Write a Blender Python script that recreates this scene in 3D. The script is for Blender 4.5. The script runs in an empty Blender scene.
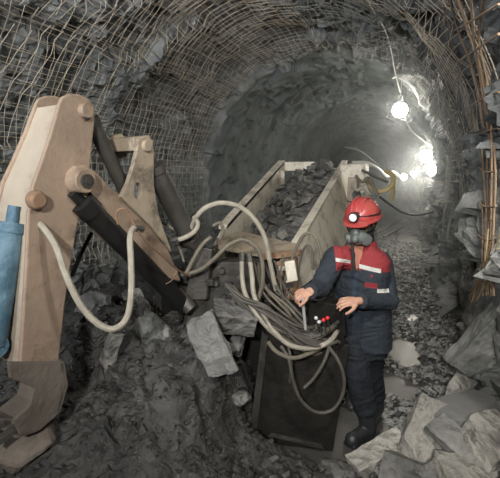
import bpy, bmesh, math, random
import numpy as np
from mathutils import Vector, Matrix, noise
from math import sin, cos, pi, radians as R, sqrt

random.seed(7)
SC = bpy.context.scene
COL = SC.collection
FPX = 430.0
CAM = Vector((0, 0, 1.9))
YAW, PITCH = R(21.0), R(8.5)
FWD = Vector((-sin(YAW), cos(YAW), 0)); RGT = Vector((cos(YAW), sin(YAW), 0)); UP = Vector((0, 0, 1))
AX_F = FWD * cos(PITCH) - UP * sin(PITCH); AX_U = FWD * sin(PITCH) + UP * cos(PITCH)

# ---------------------------------------------------------------- measuring helpers (places read off the photograph)
def ray(px, py):
    return AX_F + RGT * ((px - 250) / FPX) + AX_U * ((239 - py) / FPX)
def P(px, py, d):                     # point at horizontal forward distance d
    r = ray(px, py); return CAM + r * (d / r.dot(FWD))
def PZ(px, py, z=0.0):
    r = ray(px, py); return CAM + r * ((z - CAM.z) / r.z)
def PX(px, py, x):
    r = ray(px, py); return CAM + r * ((x - CAM.x) / r.x)
def PP(px, py, pt, n):
    r = ray(px, py); return CAM + r * ((pt - CAM).dot(n) / r.dot(n))

# ---------------------------------------------------------------- materials
MATS = {}
def mat(name, col, rough=0.6, metal=0.0, col2=None, nscale=6.0, bump=0.0, bscale=30.0, spec=0.5, emit=0.0, rnd=0.0,
        dirt=None, dscale=3.0, damt=0.5, rough2=None, voro=0.0):
    m = bpy.data.materials.new(name); m.use_nodes = True
    nt = m.node_tree; nt.nodes.clear(); N = nt.nodes.new; Lk = nt.links.new
    out = N('ShaderNodeOutputMaterial'); b = N('ShaderNodeBsdfPrincipled'); Lk(b.outputs[0], out.inputs[0])
    b.inputs['Base Color'].default_value = (*col, 1); b.inputs['Roughness'].default_value = rough
    b.inputs['Metallic'].default_value = metal; b.inputs['Specular IOR Level'].default_value = spec
    tc = N('ShaderNodeTexCoord'); src = None
    if col2 is not None:
        n = N('ShaderNodeTexNoise'); n.inputs['Scale'].default_value = nscale; n.inputs['Detail'].default_value = 8; n.inputs['Roughness'].default_value = .65
        Lk(tc.outputs['Object'], n.inputs['Vector'])
        r = N('ShaderNodeValToRGB'); r.color_ramp.elements[0].position = .35; r.color_ramp.elements[1].position = .68
        r.color_ramp.elements[0].color = (*col, 1); r.color_ramp.elements[1].color = (*col2, 1)
        Lk(n.outputs['Fac'], r.inputs[0]); src = r.outputs[0]
    if dirt is not None:
        n = N('ShaderNodeTexNoise'); n.inputs['Scale'].default_value = dscale; n.inputs['Detail'].default_value = 10; n.inputs['Roughness'].default_value = .75
        Lk(tc.outputs['Object'], n.inputs['Vector'])
        r = N('ShaderNodeValToRGB'); r.color_ramp.elements[0].position = .5; r.color_ramp.elements[1].position = .62
        r.color_ramp.elements[0].color = (0, 0, 0, 1); r.color_ramp.elements[1].color = (damt, damt, damt, 1)
        Lk(n.outputs['Fac'], r.inputs[0])
        mx = N('ShaderNodeMixRGB'); Lk(r.outputs[0], mx.inputs[0])
        if src: Lk(src, mx.inputs[1])
        else: mx.inputs[1].default_value = (*col, 1)
        mx.inputs[2].default_value = (*dirt, 1); src = mx.outputs[0]
    if rnd:
        oi = N('ShaderNodeObjectInfo'); mr = N('ShaderNodeMapRange'); mr.inputs['To Min'].default_value = 1 - rnd; mr.inputs['To Max'].default_value = 1 + rnd
        Lk(oi.outputs['Random'], mr.inputs['Value'])
        hs = N('ShaderNodeHueSaturation'); Lk(mr.outputs[0], hs.inputs['Value'])
        if src: Lk(src, hs.inputs['Color'])
        else: hs.inputs['Color'].default_value = (*col, 1)
        src = hs.outputs[0]
    if src: Lk(src, b.inputs['Base Color'])
    if rough2 is not None:
        n = N('ShaderNodeTexNoise'); n.inputs['Scale'].default_value = nscale * 1.7; n.inputs['Detail'].default_value = 5
        Lk(tc.outputs['Object'], n.inputs['Vector'])
        mr = N('ShaderNodeMapRange'); mr.inputs['From Min'].default_value = .35; mr.inputs['From Max'].default_value = .65
        mr.inputs['To Min'].default_value = rough; mr.inputs['To Max'].default_value = rough2
        Lk(n.outputs['Fac'], mr.inputs['Value']); Lk(mr.outputs[0], b.inputs['Roughness'])
    if bump:
        n = N('ShaderNodeTexNoise'); n.inputs['Scale'].default_value = bscale; n.inputs['Detail'].default_value = 8; n.inputs['Roughness'].default_value = .65
        Lk(tc.outputs['Object'], n.inputs['Vector']); h = n.outputs['Fac']
        if voro:
            v = N('ShaderNodeTexVoronoi'); v.inputs['Scale'].default_value = voro; Lk(tc.outputs['Object'], v.inputs['Vector'])
            a = N('ShaderNodeMath'); a.operation = 'ADD'; Lk(h, a.inputs[0]); Lk(v.outputs['Distance'], a.inputs[1]); h = a.outputs[0]
        bp = N('ShaderNodeBump'); bp.inputs['Strength'].default_value = bump; bp.inputs['Distance'].default_value = .03
        Lk(h, bp.inputs['Height']); Lk(bp.outputs[0], b.inputs['Normal'])
    if emit:
        b.inputs['Emission Color'].default_value = (*col, 1); b.inputs['Emission Strength'].default_value = emit
    MATS[name] = m
    return m

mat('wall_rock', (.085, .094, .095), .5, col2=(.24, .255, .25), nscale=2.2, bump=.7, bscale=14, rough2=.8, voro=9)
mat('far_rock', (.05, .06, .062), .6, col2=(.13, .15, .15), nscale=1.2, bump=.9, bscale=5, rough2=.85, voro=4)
mat('right_rock', (.10, .105, .10), .35, col2=(.32, .325, .305), nscale=3.5, bump=.8, bscale=16, rough2=.75, voro=7)
mat('chip', (.06, .062, .062), .2, col2=(.48, .485, .465), nscale=14, bump=.4, bscale=30, rough2=.6)
mat('mud', (.025, .026, .0255), .22, col2=(.085, .086, .083), nscale=4, bump=.8, bscale=22, rough2=.7, voro=12)
mat('muck', (.015, .015, .0145), .5, col2=(.105, .102, .095), nscale=16, bump=.9, bscale=30, rough2=.9, voro=22)
mat('rock', (.14, .14, .135), .45, col2=(.34, .335, .315), nscale=5, bump=.9, bscale=18, rnd=.45, rough2=.8, voro=16)
mat('rock_dark', (.05, .053, .053), .28, col2=(.16, .165, .16), nscale=5, bump=.6, bscale=24, rnd=.5, rough2=.7)
mat('rock_pale', (.34, .33, .30), .6, col2=(.56, .54, .48), nscale=6, bump=1.0, bscale=16, rnd=.2, dirt=(.10, .10, .095), dscale=7, damt=.85, voro=14)
mat('rock_slab', (.15, .15, .145), .6, col2=(.27, .27, .26), nscale=5, bump=.9, bscale=18)
mat('rock_heap_shaded', (.05, .05, .048), .5, col2=(.15, .147, .14), nscale=5, bump=.9, bscale=18, rnd=.4, rough2=.8, voro=16)  # darker copy of rock, the heap's shade is put into the colour
mat('rock_smooth', (.16, .16, .155), .6, col2=(.21, .21, .2), nscale=2, bump=.2, bscale=30)
mat('rock_brown', (.095, .08, .066), .8, col2=(.17, .145, .12), nscale=3, bump=.5, bscale=18)
mat('wire', (.62, .54, .42), .6, col2=(.38, .34, .28), nscale=3)
mat('wire_grey', (.42, .42, .38), .55, col2=(.26, .26, .24), nscale=3)
mat('rebar', (.38, .26, .16), .7, col2=(.24, .17, .12), nscale=8, bump=.3, bscale=60)
mat('tan_paint', (.34, .255, .19), .55, col2=(.24, .18, .135), nscale=3, bump=.25, bscale=20, dirt=(.13, .095, .07), dscale=3.5, damt=.75)
mat('worn_tan', (.36, .30, .225), .55, col2=(.28, .235, .18), nscale=5, bump=.3, bscale=20, dirt=(.09, .08, .065), dscale=5, damt=.8)
mat('tan_paint_lit', (.42, .37, .30), .5, col2=(.33, .28, .225), nscale=3, bump=.15, bscale=20, dirt=(.25, .19, .14), dscale=3, damt=.5)  # arm's tan paint made paler: light on its front plate is in the colour
mat('trough_paint', (.74, .69, .58), .5, col2=(.62, .57, .47), nscale=3, bump=.2, bscale=15, dirt=(.20, .17, .13), dscale=4, damt=.75)
mat('rust', (.30, .18, .10), .8, col2=(.16, .11, .08), nscale=10, bump=.4, bscale=50)
mat('dark_steel', (.035, .034, .032), .45, metal=.3, col2=(.07, .065, .058), nscale=6, bump=.3, bscale=25, rough2=.75)
mat('box_steel', (.009, .0085, .0075), .55, col2=(.018, .016, .013), nscale=5, bump=.35, bscale=16, rough2=.8, spec=.25)
mat('cyl_steel', (.10, .095, .085), .45, metal=.4, col2=(.06, .058, .054), nscale=7, bump=.2, bscale=30)
mat('black', (.012, .012, .012), .5)
mat('hose_pale', (.38, .35, .285), .55, col2=(.25, .23, .19), nscale=14, bump=.3, bscale=60)
mat('hose_tan', (.17, .15, .115), .55, col2=(.10, .09, .07), nscale=14, bump=.3, bscale=60)
mat('hose_dark', (.055, .052, .045), .5, col2=(.10, .09, .075), nscale=12, bump=.3, bscale=60)
mat('hose_yellow', (.48, .38, .18), .5, col2=(.32, .26, .14), nscale=10)
mat('blue', (.025, .08, .13), .6, col2=(.14, .24, .31), nscale=5, bump=.8, bscale=8)
mat('cream', (.66, .62, .52), .5, col2=(.45, .42, .35), nscale=30)
mat('cable_white', (.5, .5, .47), .5)
mat('cable_black', (.05, .05, .05), .5)
mat('chrome', (.75, .75, .75), .25, metal=.3)
mat('red_knob', (.75, .04, .04), .35)
mat('skin', (.52, .30, .21), .5, col2=(.44, .25, .18), nscale=20)
mat('helmet_red', (.37, .055, .055), .35, dirt=(.36, .16, .10), dscale=9, damt=.5)
mat('black_cloth', (.018, .02, .022), .8)
mat('mask_rubber', (.085, .10, .094), .45, col2=(.14, .155, .148), nscale=20)
mat('mask_filter', (.13, .14, .135), .55)
mat('lamp_black', (.02, .02, .02), .35)
mat('lens', (.8, .85, .9), .1)
mat('trousers', (.008, .011, .016), .85, col2=(.014, .018, .025), nscale=12, bump=.5, bscale=14)
mat('boot', (.018, .019, .022), .35, col2=(.04, .042, .045), nscale=10, bump=.3, bscale=20)
mat('red_shirt', (.36, .15, .10), .85)
mat('strap', (.55, .50, .42), .7)

def lamp_mat(name, col, s):
    m = bpy.data.materials.new(name); m.use_nodes = True; nt = m.node_tree; nt.nodes.clear()
    o = nt.nodes.new('ShaderNodeOutputMaterial'); e = nt.nodes.new('ShaderNodeEmission')
    e.inputs[0].default_value = (*col, 1); e.inputs[1].default_value = s; nt.links.new(e.outputs[0], o.inputs[0]); MATS[name] = m
def water_mat():
    m = bpy.data.materials.new('water'); m.use_nodes = True; nt = m.node_tree; b = nt.nodes['Principled BSDF']
    b.inputs['Base Color'].default_value = (.07, .068, .062, 1); b.inputs['Roughness'].default_value = .36; b.inputs['Specular IOR Level'].default_value = .4
    n = nt.nodes.new('ShaderNodeTexNoise'); n.inputs['Scale'].default_value = 6; bp = nt.nodes.new('ShaderNodeBump'); bp.inputs['Strength'].default_value = .12; bp.inputs['Distance'].default_value = .02
    nt.links.new(n.outputs['Fac'], bp.inputs['Height']); nt.links.new(bp.outputs[0], b.inputs['Normal']); MATS['water'] = m
water_mat()

# ---------------------------------------------------------------- mesh builder
def frame_of(t):
    t = t.normalized(); a = Vector((0, 0, 1)) if abs(t.z) < .9 else Vector((1, 0, 0))
    u = t.cross(a).normalized(); return u, t.cross(u).normalized()
def smooth_path(pts, k=6):
    pts = [Vector(p) for p in pts]
    if len(pts) < 3: return pts
    out = []; n = len(pts)
    for i in range(n - 1):
        p0 = pts[max(i - 1, 0)]; p1 = pts[i]; p2 = pts[i + 1]; p3 = pts[min(i + 2, n - 1)]
        for j in range(k):
            t = j / k
            out.append(.5 * ((2 * p1) + (p2 - p0) * t + (2 * p0 - 5 * p1 + 4 * p2 - p3) * t * t + (3 * p1 - p0 - 3 * p2 + p3) * t ** 3))
    out.append(pts[-1]); return out

class MB:
    def __init__(s): s.v = []; s.f = []; s.m = []; s.mi = 0
    def add(s, vs, fs):
        o = len(s.v); s.v += [Vector(v) for v in vs]; s.f += [tuple(i + o for i in f) for f in fs]; s.m += [s.mi] * len(fs); return s
    def box(s, c, size, rot=None):
        c = Vector(c); x, y, z = [q / 2 for q in size]; vs = []
        for k in ((-1, -1, -1), (1, -1, -1), (1, 1, -1), (-1, 1, -1), (-1, -1, 1), (1, -1, 1), (1, 1, 1), (-1, 1, 1)):
            q = Vector((k[0] * x, k[1] * y, k[2] * z)); vs.append(c + (rot @ q if rot else q))
        return s.add(vs, [(0, 3, 2, 1), (4, 5, 6, 7), (0, 1, 5, 4), (1, 2, 6, 5), (2, 3, 7, 6), (3, 0, 4, 7)])
    def prism(s, poly, off):
        n = len(poly); poly = [Vector(p) for p in poly]; off = Vector(off)
        nrm = Vector((0, 0, 0))
        for i in range(n): nrm += poly[i].cross(poly[(i + 1) % n])
        if nrm.dot(off) > 0: poly = poly[::-1]
        return s.add(poly + [p + off for p in poly], [tuple(range(n)), tuple(range(2 * n - 1, n - 1, -1))] + [(i, n + i, n + (i + 1) % n, (i + 1) % n) for i in range(n)])
    def tube(s, pts, r, n=8, k=6, caps=True, r1=None):
        pts = smooth_path(pts, k) if k else [Vector(p) for p in pts]
        if len(pts) < 2: return s
        m = len(pts); t = (pts[1] - pts[0]).normalized(); u, w = frame_of(t); vs = []; prev = t
        for i, p in enumerate(pts):
            t = (pts[min(i + 1, m - 1)] - pts[max(i - 1, 0)])
            t = t.normalized() if t.length > 1e-9 else prev
            q = prev.rotation_difference(t); u = q @ u; u = (u - t * u.dot(t)).normalized(); w = t.cross(u); prev = t
            rr = r if r1 is None else r + (r1 - r) * i / (m - 1)
            vs += [p + (u * cos(2 * pi * a / n) + w * sin(2 * pi * a / n)) * rr for a in range(n)]
        fs = [(i * n + a, i * n + (a + 1) % n, (i + 1) * n + (a + 1) % n, (i + 1) * n + a) for i in range(m - 1) for a in range(n)]
        if caps: fs += [tuple(range(n))[::-1], tuple((m - 1) * n + a for a in range(n))]
        return s.add(vs, fs)
    def cyl(s, p0, p1, r, r1=None, n=20): return s.tube([p0, p1], r, n, 0, True, r1)
    def ball(s, c, rad, rot=None, nu=16, nv=10, zmin=-1.0):
        c = Vector(c); rad = (rad,) * 3 if not hasattr(rad, '__len__') else rad; vs = []; fs = []
        th0 = math.acos(max(-1, min(1, zmin)))
        for j in range(nv + 1):
            th = th0 * j / nv
            for i in range(nu):
                q = Vector((sin(th) * cos(2 * pi * i / nu) * rad[0], sin(th) * sin(2 * pi * i / nu) * rad[1], cos(th) * rad[2]))
                vs.append(c + (rot @ q if rot else q))
        for j in range(nv):
            for i in range(nu): fs.append((j * nu + i, (j + 1) * nu + i, (j + 1) * nu + (i + 1) % nu, j * nu + (i + 1) % nu))
        if zmin > -.99: fs.append(tuple(nv * nu + i for i in range(nu))[::-1])
        return s.add(vs, fs)
    def loft(s, rings, n=24, sq=2.3):
        # rings: (centre, half width, half depth, X axis, Y axis)
        vs = []
        for c, a, b, X, Y in rings:
            for i in range(n):
                t = 2 * pi * i / n; ct, st = cos(t), sin(t)
                vs.append(Vector(c) + X * (a * math.copysign(abs(ct) ** (2 / sq), ct)) + Y * (b * math.copysign(abs(st) ** (2 / sq), st)))
        m = len(rings)
        fs = [(i * n + a, i * n + (a + 1) % n, (i + 1) * n + (a + 1) % n, (i + 1) * n + a) for i in range(m - 1) for a in range(n)]
        fs += [tuple(range(n))[::-1], tuple((m - 1) * n + a for a in range(n))]
        return s.add(vs, fs)
    def mesh(s, name, mats, M=None):
        me = bpy.data.meshes.new(name); vs = s.v if M is None else [M @ v for v in s.v]
        me.from_pydata([tuple(v) for v in vs], [], s.f)
        for m in (mats if isinstance(mats, (list, tuple)) else [mats]): me.materials.append(MATS[m])
        if any(s.m): me.polygons.foreach_set('material_index', s.m)
        bm = bmesh.new(); bm.from_mesh(me); bmesh.ops.remove_doubles(bm, verts=bm.verts, dist=1e-6); bmesh.ops.recalc_face_normals(bm, faces=bm.faces); bm.to_mesh(me); bm.free()
        return me
    def build(s, name, mats, parent=None, smooth=False, bevel=0, origin=None, label=None):
        if parent is not None: M = parent_matrix(parent).inverted(); loc = None
        else:
            if origin is None:
                xs = [v.x for v in s.v]; ys = [v.y for v in s.v]; origin = Vector(((min(xs) + max(xs)) / 2, (min(ys) + max(ys)) / 2, min(v.z for v in s.v)))
            M = Matrix.Translation(-Vector(origin))
        me = s.mesh(name, mats, M); o = bpy.data.objects.new(name, me); COL.objects.link(o)
        if parent is not None: o.parent = parent
        else: o.location = origin
        if smooth: smooth_by_angle(me)
        if bevel:
            b = o.modifiers.new('edge', 'BEVEL'); b.width = bevel; b.segments = 2; b.limit_method = 'ANGLE'; b.angle_limit = R(35)
        if label: o['label'] = label
        return o

def parent_matrix(p):
    M = Matrix.Identity(4)
    while p is not None:
        M = p.matrix_basis @ M; p = p.parent
    return M
def smooth_by_angle(me, ang=40):
    me.polygons.foreach_set('use_smooth', [True] * len(me.polygons))
    bm = bmesh.new(); bm.from_mesh(me); c = R(ang)
    for e in bm.edges:
        if len(e.link_faces) == 2 and e.calc_face_angle(0) > c: e.smooth = False
    bm.to_mesh(me); bm.free()
def tag(o, label=None, cat=None, group=None, kind=None):
    if label: o['label'] = label
    if cat: o['category'] = cat
    if group: o['group'] = group
    if kind: o['kind'] = kind
    return o
def thing(name, loc, label, cat, group=None, rz=0):
    o = bpy.data.objects.new(name, None); COL.objects.link(o); o.location = loc; o.rotation_euler = (0, 0, rz); o.empty_display_size = .1
    bpy.context.view_layer.update()
    return tag(o, label, cat, group)

# ---------------------------------------------------------------- faceted noise for broken rock
def facet(u, v, cell, amp, tilt, seed, stretch=1.0, ang=0.0):
    rs = np.random.RandomState(seed); K = 64
    ju = rs.rand(K, K); jv = rs.rand(K, K); h = rs.rand(K, K) * 2 - 1; ta = rs.randn(K, K) * tilt; tb = rs.randn(K, K) * tilt
    a = (u * cos(ang) + v * sin(ang)) / cell; b = (-u * sin(ang) + v * cos(ang)) / cell * stretch
    ia = np.floor(a).astype(int); ib = np.floor(b).astype(int); best = np.full(a.shape, 1e9); out = np.zeros(a.shape)
    for da in (-1, 0, 1):
        for db in (-1, 0, 1):
            i = (ia + da) % K; j = (ib + db) % K
            pa = a - (ia + da + ju[i, j]); pb = b - (ib + db + jv[i, j]); d = pa * pa + pb * pb
            val = h[i, j] * amp + (pa * ta[i, j] + pb * tb[i, j]) * cell
            m = d < best; best = np.where(m, d, best); out = np.where(m, val, out)
    return out
def vnoise(x, y, scale, seed):
    rs = np.random.RandomState(seed); K = 64; g = rs.rand(K, K) * 2 - 1
    a = x / scale; b = y / scale; i = np.floor(a).astype(int); j = np.floor(b).astype(int); fa = a - i; fb = b - j
    fa = fa * fa * (3 - 2 * fa); fb = fb * fb * (3 - 2 * fb); i0 = i % K; j0 = j % K; i1 = (i + 1) % K; j1 = (j + 1) % K
    return (g[i0, j0] * (1 - fa) + g[i1, j0] * fa) * (1 - fb) + (g[i0, j1] * (1 - fa) + g[i1, j1] * fa) * fb

# ---------------------------------------------------------------- tunnel shell
XC, HW, ZS, HB = -1.5, 2.12, 1.9, 2.05      # centre line, half width, springing height, arch rise
LV = ZS + .3; ARC = 3.28 * 2.0              # arclength-like parameters
def section(s):
    """s array -> x,z,nx,nz (inward normal)"""
    x = np.zeros_like(s); z = np.zeros_like(s); nx = np.zeros_like(s); nz = np.zeros_like(s)
    a = s < LV; x[a] = XC - HW; z[a] = s[a] - .3; nx[a] = 1
    b = s > LV + ARC; x[b] = XC + HW; z[b] = ZS - (s[b] - LV - ARC); nx[b] = -1
    c = ~(a | b); t = pi - (s[c] - LV) / ARC * pi
    x[c] = XC + HW * np.cos(t); z[c] = ZS + HB * np.sin(t); nn = np.sqrt((np.cos(t) / HW) ** 2 + (np.sin(t) / HB) ** 2)
    nx[c] = -np.cos(t) / HW / nn; nz[c] = -np.sin(t) / HB / nn
    return x, z, nx, nz
STOT = 2 * LV + ARC
YSTEP = 7.0
def bend(y):                                # the drift swings slowly aside far away
    return -0.006 * np.clip(y - 10, 0, None) ** 2
def disp(y, s):
    rt = np.clip((s - (LV + ARC * .72)) / .8, 0, 1)        # rugged right wall
    near = np.clip((YSTEP - y) / .25, 0, 1)
    d = facet(y, s, .62, .10, .16, 1) + facet(y, s, .23, .045, .22, 2) + facet(y, s, .10, .012, .25, 3)
    dr = facet(y, s, .70, .10, .17, 4, 1.3, 1.1) + facet(y, s, .26, .045, .22, 5, 1.5, 1.1) + facet(y, s, .11, .012, .25, 6)
    df = facet(y, s, .7, .05, .09, 8) + facet(y, s, .26, .025, .13, 9)
    base = near * ((1 - rt) * d + rt * dr) + (1 - near) * ((1 - rt) * df + rt * (dr * .8))
    return base * 1.0 + (1 - near) * .17 + .08 * vnoise(y, s, 1.4, 11)
def shell_strip(name, s0, s1, y0, y1, ds, dy, mname, cut=None):
    ns = max(2, int(round((s1 - s0) / ds)) + 1); ny = int(round((y1 - y0) / dy)) + 1
    S, Y = np.meshgrid(np.linspace(s0, s1, ns), np.linspace(y0, y1, ny))
    x, z, nx, nz = section(S.ravel()); x = x.reshape(S.shape); z = z.reshape(S.shape); nx = nx.reshape(S.shape); nz = nz.reshape(S.shape)
    d = disp(Y, S)
    V = np.stack([x + nx * d + bend(Y), Y, z + nz * d], -1).reshape(-1, 3)
    idx = np.arange(ns * ny).reshape(ny, ns)
    F = np.stack([idx[:-1, :-1], idx[:-1, 1:], idx[1:, 1:], idx[1:, :-1]], -1).reshape(-1, 4)
    me = bpy.data.meshes.new(name); me.from_pydata(V.tolist(), [], F.tolist()); me.materials.append(MATS[mname])
    o = bpy.data.objects.new(name, me); COL.objects.link(o); o['kind'] = 'structure'; return o
sL, sR = LV - .1, LV + ARC + .1
shell_strip('wall_left', 0, sL, -3, YSTEP + .1, .035, .035, 'wall_rock')
shell_strip('ceiling', sL, sR, -3, YSTEP + .1, .035, .035, 'wall_rock')
shell_strip('wall_right', sR, STOT, -3, YSTEP + .1, .03, .03, 'right_rock')
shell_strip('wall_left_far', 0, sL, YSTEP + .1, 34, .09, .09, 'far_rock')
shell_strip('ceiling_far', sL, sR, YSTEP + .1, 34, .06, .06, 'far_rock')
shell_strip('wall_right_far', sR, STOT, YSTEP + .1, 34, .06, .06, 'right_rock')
# closing faces of the drift
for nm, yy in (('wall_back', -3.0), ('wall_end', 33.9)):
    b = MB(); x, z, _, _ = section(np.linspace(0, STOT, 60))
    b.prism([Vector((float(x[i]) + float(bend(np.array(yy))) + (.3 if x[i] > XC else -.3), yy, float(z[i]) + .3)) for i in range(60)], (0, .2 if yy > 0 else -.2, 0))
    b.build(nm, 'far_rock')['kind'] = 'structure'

# ---------------------------------------------------------------- floor
PUD = []   # (x, y, rx, ry, ang)
def addpud(px, py, rx, ry, ang=0.0):
    p = PZ(px, py, 0); PUD.append((p.x, p.y, rx, ry, ang))
addpud(404, 353, .17, .42, .1); addpud(397, 388, .20, .24, 0); addpud(412, 318, .08, .16, 0.2)
addpud(346, 428, .34, .30, .3); addpud(301, 452, .42, .16, .2); addpud(411, 240, .32, 1.1, .1); addpud(408, 219, .45, 1.9, .1)
def hgt(x, y):
    x = np.asarray(x, float); y = np.asarray(y, float)
    h = .80 * np.exp(-((x + 2.25) / .95) ** 2 - ((y - 2.55) / 1.5) ** 2)
    h += .16 * np.exp(-((x + 1.25) / .5) ** 2 - ((y - 1.9) / .7) ** 2)
    h += .46 * np.exp(-((x + 1.30) / .42) ** 2 - ((y - 2.50) / .50) ** 2) * np.clip((-.98 - x) / .12, 0, 1)
    h += .45 * np.clip((-2.7 - x) / .9, 0, 1) ** 1.5
    rb = np.clip((x - .22) / .4, 0, 1); h += rb * rb * .30
    h += .14 * np.exp(-((x - .25) / .35) ** 2 - ((y - 2.45) / .38) ** 2)
    rough = .035 * vnoise(x, y, .5, 21) + .02 * vnoise(x, y, .17, 22) + facet(x, y, .16, .02, .12, 23) + facet(x, y, .07, .008, .14, 24)
    h = h + rough * (1 + np.clip(h, 0, .6) * 1.2) + .03
    for (cx, cy, rx, ry, an) in PUD:
        dx = (x - cx) * cos(an) + (y - cy) * sin(an); dy = -(x - cx) * sin(an) + (y - cy) * cos(an)
        q = (dx / rx) ** 2 + (dy / ry) ** 2 + .5 * vnoise(x, y, .14, 25)
        m = np.clip(1.3 - q, 0, 1) ** .5; h = h * (1 - m) + (-.035) * m
    return h
def gh(x, y): return float(hgt(np.array([x]), np.array([y]))[0])
def floor_mesh(name, x0, x1, y0, y1, d, mname):
    nx = int((x1 - x0) / d) + 1; ny = int((y1 - y0) / d) + 1
    X, Y = np.meshgrid(np.linspace(x0, x1, nx), np.linspace(y0, y1, ny)); H = hgt(X, Y)
    V = np.stack([X + bend(Y), Y, H], -1).reshape(-1, 3); idx = np.arange(nx * ny).reshape(ny, nx)
    F = np.stack([idx[:-1, :-1], idx[:-1, 1:], idx[1:, 1:], idx[1:, :-1]], -1).reshape(-1, 4)
    me = bpy.data.meshes.new(name); me.from_pydata(V.tolist(), [], F.tolist()); me.materials.append(MATS[mname])
    o = bpy.data.objects.new(name, me); COL.objects.link(o); o['kind'] = 'structure'
floor_mesh('floor', XC - HW - .2, XC + HW + .25, -3, 8.0, .03, 'mud')
floor_mesh('floor_far', XC - HW - .2, XC + HW + .25, 8.0, 34, .09, 'mud')
plab = ['long puddle in the aisle right of the man, the farther of the two big ones', 'puddle in the aisle beside the man\'s knees', 'small bright puddle in the aisle beyond the long one',
        'puddle around the man\'s boots', 'muddy puddle at the foot of the black steel box', 'shining puddle farther down the aisle', 'farthest shining puddle under the tunnel lamps']
for k, (cx, cy, rx, ry, an) in enumerate(PUD):
    b = MB(); n = 28; ring = []
    for i in range(n):
        t = 2 * pi * i / n; x = cos(t) * rx * 1.25; y = sin(t) * ry * 1.25
        X = cx + x * cos(an) - y * sin(an)
        ring.append((X, cy + x * sin(an) + y * cos(an), -.002 + .0004 * k))
    b.prism(ring, (0, 0, -.03)); tag(b.build('puddle', 'water'), plab[k], 'puddle', 'puddles on the floor')

def TUN(px, py, off=.15):
    r = ray(px, py); t = .5
    while t < 40:
        q = CAM + r * t; dx = abs(q.x - float(bend(np.array(q.y))) - XC); a = HW - off; hb = HB - off
        if q.z < ZS:
            if dx > a: break
        elif (dx / a) ** 2 + ((q.z - ZS) / hb) ** 2 > 1: break
        if q.z < .05: break
        t += .02
    return q
# ---------------------------------------------------------------- rocks
def hull_bm(rs, sx, sy, sz, n=16, slab=False):
    bm = bmesh.new()
    if n == 8:                                   # blocky slab: jittered box corners with a few broken off
        for k in range(8):
            c = [(1 if k & (1 << a) else -1) * .5 for a in range(3)]
            for _ in range(2): bm.verts.new((c[0] * sx * (1 - .28 * rs.rand()), c[1] * sy * (1 - .28 * rs.rand()), c[2] * sz * (1 - .22 * rs.rand())))
        n = 0
    for i in range(n):
        v = Vector(rs.randn(3)); v.normalize(); v *= .5 * (.82 + .3 * rs.rand())
        if slab: v.z = math.copysign(min(abs(v.z) * 1.6, .5), v.z)
        bm.verts.new((v.x * sx, v.y * sy, v.z * sz))
    r = bmesh.ops.convex_hull(bm, input=bm.verts)
    junk = [g for g in r['geom_interior'] if isinstance(g, bmesh.types.BMVert)] + [v for v in bm.verts if not v.link_faces]
    if junk: bmesh.ops.delete(bm, geom=list(set(junk)), context='VERTS')
    return bm
def rough_rock(seed, size, n=18, slab=True, amp=.05):
    rs = np.random.RandomState(seed); bm = hull_bm(rs, *size, n=n, slab=slab)
    bmesh.ops.bevel(bm, geom=list(bm.edges), offset=min(size) * .045, segments=1, affect='EDGES', clamp_overlap=True)
    bmesh.ops.triangulate(bm, faces=bm.faces)
    for _ in range(3): 
        es = [e for e in bm.edges if e.calc_length() > max(size) * .06]
        if es: bmesh.ops.subdivide_edges(bm, edges=es, cuts=1)
        bmesh.ops.triangulate(bm, faces=bm.faces)
    bm.normal_update(); m = max(size)
    for v in bm.verts:
        q = v.co / m * 3 + Vector((seed, 0, 0)); st = noise.cell(Vector((q.x * 2, q.y * 2, q.z * 9)))
        v.co += v.normal * m * amp * (noise.fractal(q * 1.3, 1.0, 2.0, 4) * .8 + (st - .5) * .10)
    me = bpy.data.meshes.new('rock'); bm.to_mesh(me); bm.free(); return me
LIB = []
for i in range(12):
    rs = np.random.RandomState(50 + i); bm = hull_bm(rs, 1, .6 + .35 * rs.rand(), .4 + .35 * rs.rand(), n=11 + i % 4)
    bmesh.ops.bevel(bm, geom=list(bm.edges), offset=.015, segments=1, affect='EDGES', clamp_overlap=True)
    me = bpy.data.meshes.new('rock'); bm.to_mesh(me); bm.free(); LIB.append(me)
LIBM = {}
def lib(i, m):
    if (i, m) not in LIBM:
        me = LIB[i].copy(); me.materials.append(MATS[m]); LIBM[(i, m)] = me
    return LIBM[(i, m)]
def put_rock(p, size, m, label, group, seed, flat=.5, name='rock'):
    rs = random.Random(seed); o = bpy.data.objects.new(name, lib(rs.randrange(12), m)); COL.objects.link(o)
    o.location = p; o.scale = (size, size * rs.uniform(.75, 1.1), size * rs.uniform(.7, 1.1)); o.rotation_euler = (rs.gauss(0, flat), rs.gauss(0, flat), rs.uniform(0, 6.28))
    return tag(o, label, 'rock', group)
def big_rock(p, size, rot, m, seed, label, amp=.05, slab=True, name='rock', cat='rock', n=18):
    me = rough_rock(seed, size, slab=slab, amp=amp, n=n); me.materials.append(MATS[m]); o = bpy.data.objects.new(name, me); COL.objects.link(o)
    o.location = p; o.rotation_euler = [R(a) for a in rot]; return tag(o, label, cat)
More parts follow.
